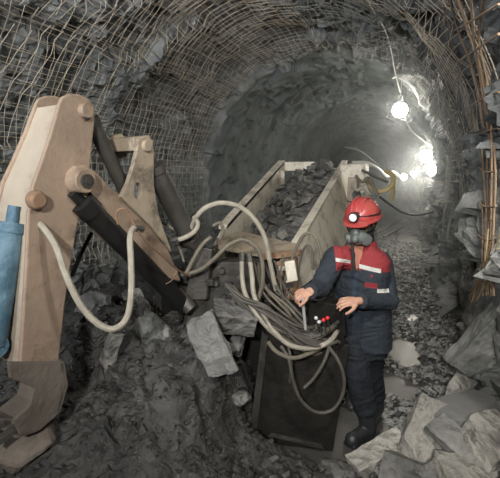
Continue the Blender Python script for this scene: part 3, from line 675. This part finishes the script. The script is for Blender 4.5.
# load in the trough
b = MB(); n1, n2 = 12, 36; vs = []; fs = []
for j in range(n2 + 1):
    for i in range(n1 + 1):
        u = i / n1; v = j / n2; x = xl + .01 + (xr - th - xl - .02) * u; y = 3.45 + 2.4 * v
        vs.append((x, y, ztop(y) - .30 + .10 * v + .20 * u + .07 * sin(pi * u) + random.uniform(-.03, .03)))
for j in range(n2):
    for i in range(n1): fs.append((j * (n1 + 1) + i, j * (n1 + 1) + i + 1, (j + 1) * (n1 + 1) + i + 1, (j + 1) * (n1 + 1) + i))
b.add(vs, fs); lo = b.build('rubble', 'rock'); tag(lo, 'fine dark rubble filling the pale trough', 'rubble', kind='stuff')
G4 = 'broken rocks loaded in the trough'
for k in range(92):
    v = rr.random(); u = rr.uniform(.08, .9); y = 3.5 + 2.35 * v; x = xl + .02 + (xr - xl - .06) * u; s = rr.choice((.09, .11, .13, .16, .20))
    put_rock(Vector((x, y, ztop(y) - .23 + .10 * v + .20 * u + .07 * sin(pi * u))), s, rr.choice(('rock', 'rock', 'rock_dark', 'rock_pale')), 'grey broken rock carried in the pale trough', G4, 700 + k, .7)

# ---------------------------------------------------------------- the man
def cloth_obj(mb, name, mats, parent, voxel, smooth_it=4, wr=0.0, wscale=9.0, seed=0):
    me = mb.mesh(name + '_src', mats, parent_matrix(parent).inverted()); t = bpy.data.objects.new('tmp', me); COL.objects.link(t)
    r = t.modifiers.new('r', 'REMESH'); r.mode = 'VOXEL'; r.voxel_size = voxel; r.use_smooth_shade = True
    s = t.modifiers.new('s', 'SMOOTH'); s.iterations = smooth_it; s.factor = .5
    dg = bpy.context.evaluated_depsgraph_get(); ev = t.evaluated_get(dg); me2 = bpy.data.meshes.new_from_object(ev); me2.name = name
    bpy.data.objects.remove(t)
    if wr:
        bm = bmesh.new(); bm.from_mesh(me2); bm.normal_update()
        for v in bm.verts:
            q = Vector((v.co.x * wscale * .7, v.co.y * wscale * .7, v.co.z * wscale * 1.5)) + Vector((seed, 0, 0))
            w = noise.fractal(q + noise.noise_vector(q * .6) * 1.3, 1.0, 2.0, 3)
            v.co += v.normal * (1 - abs(w) * 2.2) * wr
        bm.to_mesh(me2); bm.free()
    me2.polygons.foreach_set('use_smooth', [True] * len(me2.polygons))
    if not me2.materials: me2.materials.append(MATS[mats if isinstance(mats, str) else mats[0]])
    o = bpy.data.objects.new(name, me2); COL.objects.link(o); o.parent = parent; return o

base = PZ(366, 432, 0)
MAN = thing('person', (base.x, base.y, 0), 'standing worker in red helmet, respirator and navy-red jacket working levers', 'person', rz=YAW)
fz = Vector((0, 0, 1))
Xa, Ya = RGT, FWD                                  # picture-right and away, world
bodyF = (-FWD * .80 - RGT * .60).normalized()      # the way he faces
bodyL = Vector((-bodyF.y, bodyF.x, 0)) * 1         # his left
SHR, SHL = P(335, 258, 2.80), P(381, 263, 2.98)
ELR, ELL = P(319, 289, 2.66), P(389, 301, 2.80)
WRR, WRL = P(309, 292, 2.52), P(357, 301, 2.62)
NECK = P(364, 247, 2.90); CH = P(361, 275, 2.92); PV = P(361, 326, 2.96)
HPR, HPL = P(351, 332, 2.93), P(371, 332, 3.02)
KNR, KNL = P(357, 374, 2.88), P(369, 372, 3.06)
ANR = P(368, 420, 2.90); ANL = P(376, 402, 3.16)
HD = P(362, 222, 2.84)
hf = (bodyF * .9 + Vector((0, 0, -.24))).normalized()     # face direction, looking down
hf = (Matrix.Rotation(R(3), 3, 'Z') @ hf)
hl = hf.cross(Vector((0, 0, 1))).normalized() * -1         # his left
hu = hl.cross(hf).normalized() * -1
if hu.z < 0: hu = -hu
HR = Matrix((hl, hf, hu)).transposed()                     # columns: left, forward, up
def H(l, f, u): return HD + hl * l + hf * f + hu * u
b = MB()
b.ball(H(0, -.005, .02), (.074, .092, .105), HR); b.ball(H(0, .012, -.055), (.056, .07, .058), HR)
b.ball(H(0, .088, -.012), (.013, .02, .024), HR)            # nose
for s_ in (-1, 1):
    b.ball(H(.078 * s_, -.01, -.01), (.010, .02, .032), HR); b.ball(H(.031 * s_, .078, .014), (.014, .010, .009), HR); b.ball(H(.03 * s_, .082, .032), (.022, .010, .007), HR)
b.ball(H(0, .078, -.058), (.024, .012, .009), HR); b.ball(H(0, .066, -.09), (.022, .018, .016), HR)
b.tube([HD + Vector((0, 0, -.03)), NECK], .055, 14, 0)
b.tube([NECK, CH, PV], .10, 14, 4, r1=.10)
for sh, el, wr_ in ((SHR, ELR, WRR), (SHL, ELL, WRL)): b.tube([NECK * .5 + sh * .5, sh], .055, 12, 0); b.tube([sh, el], .045, 12, 0, r1=.038); b.tube([el, wr_], .037, 12, 0, r1=.027); b.ball(sh, .05); b.ball(el, .04)
for hp, kn, an in ((HPR, KNR, ANR), (HPL, KNL, ANL)): b.tube([PV, hp], .08, 12, 0); b.tube([hp, kn], .075, 12, 0, r1=.05); b.tube([kn, an], .05, 12, 0, r1=.038); b.ball(kn, .052)
for s_, an in ((1, ANR), (1, ANL)):
    fd = (-Xa * .75 - Ya * .6).normalized(); b.tube([an, Vector((an.x, an.y, .05)) + fd * .05, Vector((an.x, an.y, .035)) + fd * .15], .04, 12, 3)
def hand(b, wrist, pd, bk, th, curl, spread=.2, tcurl=.5, L=.088):
    """pd: wrist->knuckles, bk: back of hand normal, th: thumb side"""
    pd = pd.normalized(); th = (th - pd * th.dot(pd)).normalized(); bk = (bk - pd * bk.dot(pd) - th * bk.dot(th)).normalized()
    rot = Matrix((th, pd, bk)).transposed()
    b.tube([wrist - pd * .02, wrist + pd * .02], .026, 12, 0); b.ball(wrist + pd * (L * .5), (.040, L * .58, .017), rot); b.ball(wrist + pd * (L * .75), (.042, L * .25, .015), rot)
    lens = (.072, .080, .075, .058)
    for i in range(4):
        o = .030 - i * .0205; root = wrist + pd * (L * (.98 - abs(i - 1.2) * .05)) + th * o; d = (pd + th * (spread * (1.3 - i) * .35)).normalized(); p = root - d * .02; pts = [p, root]; ang = 0; r0 = .0098 if i < 3 else .0085
        for j, fr in enumerate((.48, .30, .22)):
            ang += curl[j] * (1 + .08 * i); dirv = d * cos(ang) - bk * sin(ang); pts.append(pts[-1] + dirv * lens[i] * fr)
        for a, c, k in zip(pts, pts[1:], range(9)): b.tube([a, c], r0 * (1 - .05 * k), 10, 0, r1=r0 * (1 - .05 * (k + 1))); b.ball(c, r0 * (1 - .05 * (k + 1)), nu=10, nv=6)
    t0 = wrist + pd * .022 + th * .026; t1 = t0 + (th * .8 + pd * .75 - bk * .25).normalized() * .038; t2 = t1 + (th * (.6 - tcurl) + pd * .8 - bk * (.3 + tcurl * .6)).normalized() * .032; t3 = t2 + (th * (.3 - tcurl) + pd * .8 - bk * (.3 + tcurl)).normalized() * .026
    for a, c, ra, rc in ((t0, t1, .014, .0118), (t1, t2, .0118, .0105), (t2, t3, .0105, .009)): b.tube([a, c], ra, 10, 0, r1=rc); b.ball(c, rc, nu=10, nv=6)
K1 = P(302.5, 296, 2.555); K2 = P(342.5, 308, 2.60)
hand(b, P(309.5, 290.5, 2.56), (-Xa * .85 - Ya * .25 + Vector((0, 0, -.22))), Vector((0, 0, 1)) * .85 - Ya * .5, -Ya * .8 - Vector((0, 0, .4)) + Xa * .0, (.5, .85, .6), tcurl=.5, L=.064)
hand(b, P(358, 301, 2.61), (-Xa * .95 - Ya * .22 + Vector((0, 0, .02))), Vector((0, 0, 1)) * .9 - Ya * .45, -Ya * .9 - Vector((0, 0, .5)), (.25, .5, .4), tcurl=.25, L=.075)
cloth_obj(b, 'body', 'skin', MAN, .0042, 3)

# jacket
def jm():
    m = mat('jacket', (.017, .024, .034), .85, col2=(.027, .036, .048), nscale=10, bump=.5, bscale=12); nt = m.node_tree; N = nt.nodes.new; Lk = nt.links.new
    bs = [n for n in nt.nodes if n.type == 'BSDF_PRINCIPLED'][0]; tc = [n for n in nt.nodes if n.type == 'TEX_COORD'][0]
    prev = bs.inputs['Base Color'].links[0].from_socket; sx = N('ShaderNodeSeparateXYZ'); Lk(tc.outputs['Object'], sx.inputs[0])
    Mi = parent_matrix(MAN).inverted()
    def loc(px, py, d=2.84): return Mi @ P(px, py, d)
    def rng(sock, lo, hi):
        a = N('ShaderNodeMath'); a.operation = 'GREATER_THAN'; Lk(sock, a.inputs[0]); a.inputs[1].default_value = lo
        c = N('ShaderNodeMath'); c.operation = 'LESS_THAN'; Lk(sock, c.inputs[0]); c.inputs[1].default_value = hi
        d = N('ShaderNodeMath'); d.operation = 'MULTIPLY'; Lk(a.outputs[0], d.inputs[0]); Lk(c.outputs[0], d.inputs[1]); return d.outputs[0]
    def region(x0, x1, y0, y1, slope, col):
        nonlocal prev
        A_ = loc(x0, y1); B2 = loc(x1, y0); mid = (A_.x + B2.x) / 2
        sl = N('ShaderNodeMath'); sl.operation = 'MULTIPLY_ADD'; Lk(sx.outputs['X'], sl.inputs[0]); sl.inputs[1].default_value = slope; sl.inputs[2].default_value = -mid * slope
        zz = N('ShaderNodeMath'); zz.operation = 'ADD'; Lk(sx.outputs['Z'], zz.inputs[0]); Lk(sl.outputs[0], zz.inputs[1])
        k = N('ShaderNodeMath'); k.operation = 'MULTIPLY'; Lk(rng(sx.outputs['X'], A_.x, B2.x), k.inputs[0]); Lk(rng(zz.outputs[0], A_.z, B2.z), k.inputs[1])
        mx = N('ShaderNodeMixRGB'); Lk(k.outputs[0], mx.inputs[0]); Lk(prev, mx.inputs[1]); mx.inputs[2].default_value = (*col, 1); prev = mx.outputs[0]
    RED = (.25, .028, .034); WH = (.55, .55, .52)
    region(331.5, 352, 225, 267, .1, RED); region(352, 391, 225, 268, .12, RED)
    region(349.5, 356, 250, 330, .0, (.025, .038, .06)); region(356, 358, 256, 268, 0, RED)
    region(332, 348, 256, 259.4, .22, WH); region(356, 376, 263.5, 267.5, .2, WH)
    region(334, 341, 271, 275, 0, RED); region(361, 373, 279, 284, .1, RED); region(372.5, 386, 285.5, 289, .1, WH)
    region(345, 347, 268, 270, 0, RED); region(366, 368, 271, 273.5, 0, RED)
    Lk(prev, bs.inputs['Base Color'])
jm()
b = MB()
def ring(px, py, d, a, c, tw=0.0):
    bl = (Matrix.Rotation(tw, 3, 'Z') @ bodyL); return (P(px, py, d), a, c, bl, bodyF)
b.loft([ring(363, 345, 2.96, .20, .15), ring(362, 322, 2.95, .205, .155), ring(361, 305, 2.93, .20, .15), ring(360, 288, 2.91, .19, .140), ring(360, 272, 2.90, .205, .14), ring(360, 260, 2.895, .205, .125), ring(361, 252, 2.895, .165, .10), ring(363, 247, 2.89, .09, .08), ring(364, 241, 2.885, .075, .072)])
for sh, el, wr_ in ((SHR, ELR, WRR), (SHL, ELL, WRL)):
    b.ball(sh, .078); b.tube([NECK * .45 + sh * .55 + Vector((0, 0, -.03)), sh], .08, 14, 0, r1=.075); b.tube([sh, el], .076, 14, 0, r1=.063); b.ball(el, .064); b.tube([el, el * .15 + wr_ * .85], .062, 14, 0, r1=.047); 
    b.tube([el * .22 + wr_ * .78, el * .10 + wr_ * .90], .049, 14, 0)
jk = cloth_obj(b, 'jacket', 'jacket', MAN, .0075, 3, .0055, 10)
b = MB(); b.tube([NECK + hl * .075 + Vector((0, 0, -.02)), NECK + bodyF * .07 + hl * .045 + Vector((0, 0, -.01)), NECK + bodyF * .085 + Vector((0, 0, -.07))], .016, 8); b.tube([NECK - hl * .075 + Vector((0, 0, -.02)), NECK + bodyF * .07 - hl * .045 + Vector((0, 0, -.01)), NECK + bodyF * .085 + Vector((0, 0, -.07))], .016, 8); b.build('collar', 'trousers', MAN, smooth=True)
b = MB(); b.prism([P(350, 246, 2.80), P(364, 246, 2.80), P(362, 256, 2.765), P(357, 271, 2.745), P(354, 262, 2.75)], FWD * .05); b.build('undershirt', 'red_shirt', MAN, smooth=True, bevel=.004)
b = MB(); b.tube([P(352, 244, 2.74), P(353, 256, 2.735), P(355, 272, 2.725)], .010, 8, 4); b.build('neck_strap', 'black_cloth', MAN, smooth=True)
# trousers
b = MB(); b.loft([ring(362, 322, 2.96, .18, .14), ring(362, 335, 2.97, .19, .145), ring(362, 352, 2.97, .18, .135)])
for hp, kn, an in ((HPR, KNR, ANR), (HPL, KNL, ANL)):
    b.tube([hp, kn], .125, 16, 0, r1=.100); b.ball(kn, .100); b.tube([kn, kn * .25 + an * .75], .098, 16, 0, r1=.082); b.ball(kn * .3 + an * .7, .086)
cloth_obj(b, 'trousers', 'trousers', MAN, .0075, 3, .0065, 8, 5)
for an, fd, pz in ((ANR, (-Xa * .8 - Ya * .6).normalized(), (363, 437)), (ANL, (-Xa * .5 - Ya * .8).normalized(), None)):
    b = MB(); kn = KNR if an is ANR else KNL; a0 = Vector((an.x, an.y, .0)); b.tube([kn * .25 + an * .75, an + Vector((0, 0, -.02)), a0 + Vector((0, 0, .06))], .070, 16, 3, r1=.060)
    b.tube([a0 + Vector((0, 0, .055)) - fd * .03, a0 + fd * .06 + Vector((0, 0, .055)), a0 + fd * .16 + Vector((0, 0, .045))], .056, 14, 3, r1=.05); b.ball(a0 + fd * .17 + Vector((0, 0, .048)), .052)
    b.box(a0 + fd * .06 + Vector((0, 0, .012)), (.10, .29, .03), Matrix.Rotation(math.atan2(-fd.x, fd.y), 3, 'Z'))
    cloth_obj(b, 'boot', 'boot', MAN, .006, 2)
# balaclava + respirator
b = MB(); b.ball(H(0, -.036, .0), (.086, .086, .105), HR); b.tube([HD + Vector((0, 0, -.03)), NECK + Vector((0, 0, .01))], .068, 16, 0, r1=.072); b.ball(H(0, -.005, -.075), (.066, .07, .045), HR)
cloth_obj(b, 'balaclava', 'black_cloth', MAN, .006, 2, .002, 20)
b = MB(); b.ball(H(0, .085, -.068), (.062, .058, .060), HR); b.ball(H(0, .118, -.04), (.028, .03, .04), HR); b.ball(H(0, .14, -.07), (.026, .026, .024), HR)
rs_ = cloth_obj(b, 'respirator', 'mask_rubber', MAN, .004, 2)
for s_ in (-1, 1):
    b = MB(); c_ = H(.054 * s_, .098, -.080); ax = (hl * s_ * .8 + hf * .65 - hu * .1).normalized(); b.cyl(c_ - ax * .005, c_ + ax * .022, .038, .036, n=24); b.cyl(c_ + ax * .022, c_ + ax * .027, .024, n=20); b.build('filter', 'mask_filter', rs_, smooth=True)
    b = MB(); b.tube([H(.045 * s_, .085, -.04), H(.078 * s_, .03, -.03), H(.09 * s_, -.03, -.01)], .006, 6); b.build('strap', 'lamp_black', rs_)
# helmet
hh = H(0, -.012, .047); b = MB()
b.ball(hh, (.113, .132, .112), HR, 32, 14, zmin=-.02); b.loft([(hh + hu * -.004, .118, .137, hl, hf), (hh + hu * -.018, .124, .144, hl, hf), (hh + hu * -.024, .122, .142, hl, hf)], 36, 2)
b.loft([(hh + hf * .10 + hu * -.006, .075, .05, hl, hf), (hh + hf * .118 + hu * -.02, .085, .06, hl, hf), (hh + hf * .12 + hu * -.025, .083, .058, hl, hf)], 24, 2)
hm = b.build('helmet', 'helmet_red', MAN, smooth=True)
b = MB()
for s_ in (-.035, 0, .035): b.tube([hh + hl * s_ + hf * .112 * (1 if s_ == 0 else .95) + hu * .055, hh + hl * s_ + hf * .06 + hu * .102, hh + hl * s_ - hf * .02 + hu * .112, hh + hl * s_ - hf * .09 + hu * .08], .007, 8)
b.build('helmet_ridge', 'helmet_red', hm, smooth=True)
lc = hh + hf * .135 + hu * .035 + hl * .0
b = MB(); ax = (hf * .95 + hu * .1).normalized(); b.cyl(lc - ax * .02, lc + ax * .03, .028, .032, n=24); b.box(lc - ax * .018, (.05, .03, .045), HR); hd = b.build('headlamp', 'lamp_black', MAN, smooth=True, bevel=.003)
b = MB(); b.cyl(lc + ax * .028, lc + ax * .034, .024, n=24); b.build('lens', 'lens', hd, smooth=True)
b = MB(); b.tube([lc - ax * .01 + hl * .02, hh + hl * .085 + hf * .09 + hu * .03, hh + hl * .118 + hu * .02, hh + hl * .08 - hf * .10 + hu * .01, hh - hf * .13 - hu * .03, NECK - bodyF * .09 + Vector((0, 0, .02)), NECK - bodyF * .15 + Vector((0, 0, -.12))], .004, 6); b.build('cable', 'lamp_black', hd)
b = MB()
for s_ in (-1, 1): b.tube([hh + hl * .1 * s_ + hf * .03 - hu * .01, H(.088 * s_, .03, -.05), H(.03 * s_, .03, -.125)], .005, 6)
b.build('chin_strap', 'lamp_black', hm)

# ---------------------------------------------------------------- wire mesh panels
def wire_panel(name, s0, s1, y0, y1, step, off, rad, mname, label, seed, skew=0.0, drop=.04):
    r = random.Random(seed); b = MB()
    def pt(y, s):
        S = np.array([s]); Y = np.array([y]); x, z, nx, nz = section(S); d = max(float(facet(Y, S, .62, .10, .16, 1)[0]) * .5 + .08, 0) + off + .025 * float(vnoise(Y, S, .7, seed)[0])
        return Vector((float(x[0] + nx[0] * d), y, float(z[0] + nz[0] * d)))
    ys = y0
    while ys <= y1:
        a, e = s0 + r.uniform(0, .15), s1 - r.uniform(0, .15)
        if r.random() > drop:
            n = int((e - a) / .13) + 2; w = r.uniform(-.015, .015)
            b.tube([pt(ys + w + skew * (a + (e - a) * i / (n - 1) - s0) + r.uniform(-.006, .006), a + (e - a) * i / (n - 1)) for i in range(n)], rad, 4, 0)
        ys += step * r.uniform(.9, 1.1)
    ss = s0 + .03
    while ss <= s1 - .03:
        if r.random() > drop:
            n = int((y1 - y0) / .13) + 2; b.tube([pt(y0 + (y1 - y0) * i / (n - 1) + skew * (ss - s0) - .03, ss + r.uniform(-.006, .006)) for i in range(n)], rad, 4, 0)
        ss += step * r.uniform(.9, 1.1)
    return tag(b.build(name, mname), label, 'wire mesh', 'steel wire mesh sheets on the rock')
q1 = LV + ARC * .22; q2 = LV + ARC * .5; q3 = LV + ARC * .74
wire_panel('wire_mesh', 1.1, LV + .2, 1.6, 4.3, .10, .03, .0024, 'wire', 'wire mesh sheet on the left wall behind the tan arm', 31, .04)
wire_panel('wire_mesh', 1.1, LV + .2, 4.1, 6.9, .10, .04, .0024, 'wire_grey', 'wire mesh sheet on the left wall between the arm and the trough', 32, -.03)
wire_panel('wire_mesh', LV, q1 + .2, 1.0, 4.2, .11, .05, .0026, 'wire', 'wire mesh sheet over the upper left wall nearest the viewer', 33, -.06)
wire_panel('wire_mesh', LV, q1 + .2, 3.9, 6.95, .10, .04, .0026, 'wire', 'wire mesh sheet on the left shoulder of the arch above the trough', 34, .05)
wire_panel('wire_mesh', q1, q2 + .15, 1.2, 4.4, .10, .05, .0026, 'wire', 'wire mesh sheet on the roof left of the crown, near end', 35, .03)
wire_panel('wire_mesh', q1, q2 + .15, 4.2, 7.7, .09, .05, .0026, 'wire', 'wire mesh sheet on the roof left of the crown, far end by the arch rim', 36, -.05)
wire_panel('wire_mesh', q2, q3 + .15, 2.0, 4.6, .10, .05, .0026, 'wire', 'wire mesh sheet on the roof right of the crown, near end', 37, .05)
wire_panel('wire_mesh', q2, q3 + .15, 4.4, 7.5, .09, .05, .0026, 'wire_grey', 'wire mesh sheet on the roof right of the crown, far end above the lamp', 38, -.04)
wire_panel('wire_mesh', q3, LV + ARC + .3, 2.6, 5.2, .09, .08, .0028, 'wire', 'wire mesh sheet on the right shoulder of the arch by the rusty bars', 39, .04)
wire_panel('wire_mesh', q3, LV + ARC + .9, 5.0, 7.4, .09, .10, .0028, 'wire_grey', 'wire mesh sheet hanging down the right wall under the first lamp', 40, -.05)
wire_panel('wire_mesh', LV + .1, q1 + .1, 1.3, 3.4, .14, .09, .0028, 'wire', 'second loose mesh layer hanging at the upper left', 41, .2)
wire_panel('wire_mesh', q1 + .1, q2, 3.0, 6.0, .13, .09, .0026, 'wire', 'second loose mesh layer sagging under the roof', 42, -.22)

# rusty bars on the right wall
GB = 'rusty bars on the right wall'
def bar(pts, x, r=.009, m='rebar', label='rusty steel bar hanging loose on the right wall', grp=GB):
    b = MB(); q = [TUN(px, py, .62 - x + .06) for (px, py) in pts]; b.tube(q, r * .72, 6, 5); tag(b.build('steel_bar', m, smooth=True), label, 'steel bar', grp)
bar([(449, -5), (458, 30), (470, 62), (479, 95), (484, 140)], .50, .010); bar([(456, -8), (468, 30), (479, 62), (486, 100), (490, 150)], .47, .011)
bar([(470, -5), (474, 40), (482, 90), (488, 130)], .45, .008); bar([(440, -5), (452, 40), (463, 80), (470, 120)], .54, .007)
bar([(430, -5), (446, 34), (458, 70), (462, 100)], .58, .006); bar([(484, -5), (479, 40), (489, 90), (492, 150), (491, 220)], .45, .009)
bar([(458, 62), (478, 48), (499, 34)], .44, .008); bar([(462, 112), (480, 100), (499, 92)], .45, .008); bar([(455, 30), (476, 18), (499, 4)], .44, .007); bar([(466, 140), (484, 132), (499, 128)], .45, .007)
for k, (x0, x1, r_) in enumerate(((482, 487, .009), (486, 489, .008), (490, 492, .010), (494, 494, .008), (477, 483, .006))):
    bar([(x0, 146), (x0 + 2, 180), (x1, 220), (x1 - 1, 262), (x1, 296)], .46, r_, 'rebar')
for py in (205, 238, 170, 272): bar([(478, py - 3), (486, py + 2), (496, py + 1)], .44, .008, 'rebar')
rq = random.Random(2)
for k in range(11):
    x0 = rq.uniform(478, 492); bar([(x0 + rq.uniform(2, 10), 238 + rq.uniform(-10, 18)), (x0, 268 + rq.uniform(-4, 6)), (x0 - rq.uniform(6, 16), 290 + rq.uniform(-2, 14))], .42, .005, 'hose_yellow' if k % 3 == 0 else 'rebar', 'thin straw-coloured wire tangled low on the right wall', 'thin tangled wires low on the right wall')
for k in range(16):
    x0 = rq.uniform(432, 466); y0 = rq.uniform(70, 190); l = rq.uniform(30, 80)
    bar([(x0, y0), (x0 + rq.uniform(0, 8), y0 + l * .5), (x0 + rq.uniform(2, 14), y0 + l)], .50, .005, 'wire_grey', 'thin grey wire hanging down the right wall', 'thin grey wires on the right wall')

# ---------------------------------------------------------------- cables, lamps, far things
lamp_mat('lamp_glow', (1.0, .93, .80), 115)
lamp_mat('lamp_far', (1.0, .95, .86), 120)
def cable(pts, r, m, label, name='cable', cat='cable'):
    b = MB(); b.tube([P(*p) for p in pts], r, 8, 8); return tag(b.build(name, m, smooth=True), label, cat)
cable([(366, -4, 4.2), (374, 12, 4.6), (385, 30, 5.2), (391, 50, 5.9), (395, 72, 6.4), (400, 92, 6.7)], .008, 'cable_white', 'white cable running down the roof to the first lamp')
cable([(405, 120, 6.8), (413, 132, 7.6), (424, 141, 9), (431, 146, 10.2), (433, 152, 11)], .014, 'cable_white', 'white cable sagging from the first lamp to the next one')
cable([(345, 147, 10.5), (358, 150, 10), (370, 158, 9.6), (379, 166, 9.4)], .016, 'cable_white', 'thin pale cable crossing the far roof behind the trough')
cable([(352, 163, 9.0), (366, 163, 9.0), (377, 168, 9.2), (386, 176, 9.6), (393, 172, 10.0), (400, 178, 10.6)], .04, 'cable_white', 'thick pale air pipe snaking behind the rear of the machine', 'air_pipe', 'pipe')
cable([(380, 197, 5.6), (392, 206, 6.0), (404, 213, 6.4), (420, 215, 6.6), (440, 210, 6.7)], .016, 'cable_black', 'dark sagging cable between the machine and the right wall')
def lamp(px, py, d, r, m, label):
    p = P(px, py, d); t = thing('hanging_lamp', p, label, 'lamp', 'lamps hanging in the tunnel')
    b = MB(); b.ball(p, (r, r, r), None, 20, 14); b.build('bulb', m, t, smooth=True)
    b = MB(); b.cyl(p + Vector((0, 0, r * .9)), p + Vector((0, 0, r * 1.9)), r * .45, r * .3, n=16); b.build('socket', 'lamp_black', t, smooth=True)
    b = MB(); b.tube([p + Vector((0, 0, r * 1.8)), p + Vector((0, 0, r * 1.8 + .25))], .006, 6, 0); b.build('hanging_wire', 'cable_white', t)
lamp(400, 110, 6.8, .11, 'lamp_glow', 'nearest hanging lamp, alone high under the tunnel roof')
lamp(426, 156, 10.6, .15, 'lamp_glow', 'lamp just above the brightest one at the right wall')
lamp(435, 169, 9.6, .17, 'lamp_far', 'brightest low lamp on the right wall deep in the tunnel')
lamp(404, 177, 15, .10, 'lamp_glow', 'tiny lamp at the far end, left of its pair')
lamp(414, 174, 16, .10, 'lamp_glow', 'tiny lamp at the far end, right of its pair')
# posts and pipes by the right wall
for k, (px, d, h0, lb) in enumerate(((438, 8.6, 1.75, 'dark upright pipe post at the right wall under the bright lamp'), (433, 10.2, 1.8, 'thinner dark post behind the pipe post'), (428, 12.5, 1.8, 'farthest thin post along the right wall'))):
    q = P(px, 200, d); b = MB(); b.cyl(Vector((q.x, q.y, .0)), Vector((q.x + .03, q.y, h0)), .045 if k == 0 else .03); tag(b.build('pipe_post', 'cable_black', smooth=True), lb, 'post')
for (a_, c_, lb) in (((384, 237), (413, 222), 'pale pipe lying on the floor, nearer of two'), ((380, 232), (402, 219), 'pale pipe lying on the floor, farther of two')):
    p0 = PZ(*a_, .06); p1 = PZ(*c_, .06); b = MB(); b.tube([p0, (p0 + p1) / 2 + Vector((0, 0, .03)), p1], .03, 8, 4); tag(b.build('floor_pipe', 'cyl_steel', smooth=True), lb, 'pipe')

# ---------------------------------------------------------------- haze (dust and diesel smoke lit by the lamps)
def haze(name, y0, y1, dens):
    b = MB(); b.box((XC - .9, (y0 + y1) / 2, 2.0), (HW * 2 + 3.0, y1 - y0, 4.6)); o = b.build(name, 'cable_black')
    m = bpy.data.materials.new('haze'); m.use_nodes = True; nt = m.node_tree; nt.nodes.clear(); out = nt.nodes.new('ShaderNodeOutputMaterial'); v = nt.nodes.new('ShaderNodeVolumeScatter')
    v.inputs['Density'].default_value = dens; v.inputs['Anisotropy'].default_value = .82; v.inputs['Color'].default_value = (.90, .96, 1, 1); nt.links.new(v.outputs[0], out.inputs['Volume'])
    o.data.materials[0] = m; tag(o, 'grey dust haze hanging deep in the tunnel around the lamps', 'haze', kind='stuff')
haze('haze', 5.0, 33.5, .029)

# ---------------------------------------------------------------- light and camera
def area(loc, target, size, power, col, spread=180):
    l = bpy.data.lights.new('unseen_light', 'AREA'); l.shape = 'DISK'; l.size = size; l.energy = power; l.color = col; l.spread = R(spread)
    o = bpy.data.objects.new('unseen_light', l); COL.objects.link(o); o.location = loc; o.rotation_euler = (Vector(target) - Vector(loc)).to_track_quat('-Z', 'Y').to_euler()
area((.1, -2.2, 3.2), (-.9, 4.5, 1.9), .4, 150, (1, .96, .90), 120)
area((.35, 1.1, 3.0), (-.4, 3.9, 1.0), .3, 72, (1, .96, .89), 150)  # added fill from the right to brighten the trough plates, no lamp seen
area((-2.2, -1.8, 2.9), (-2.3, 4.6, 3.8), .5, 66, (.97, .98, 1), 100)  # added fill to lift the left wall and roof, stands for no fixture
w = bpy.data.worlds.new('world'); SC.world = w; w.use_nodes = True; w.node_tree.nodes['Background'].inputs[0].default_value = (.8, .9, 1, 1); w.node_tree.nodes['Background'].inputs[1].default_value = .028
cam = bpy.data.cameras.new('camera'); cam.sensor_width = 36; cam.lens = FPX / 500 * 36; cam.clip_start = .05
co = bpy.data.objects.new('camera', cam); COL.objects.link(co); co.location = CAM; co.rotation_euler = (pi / 2 - PITCH, 0, YAW); SC.camera = co
SC.view_settings.view_transform = 'Standard'; SC.view_settings.look = 'None'; SC.view_settings.exposure = -0.08; SC.view_settings.gamma = 1
SC.cycles.use_denoising = True; SC.cycles.volume_bounces = 1; SC.cycles.max_bounces = 6; SC.cycles.sample_clamp_indirect = 6
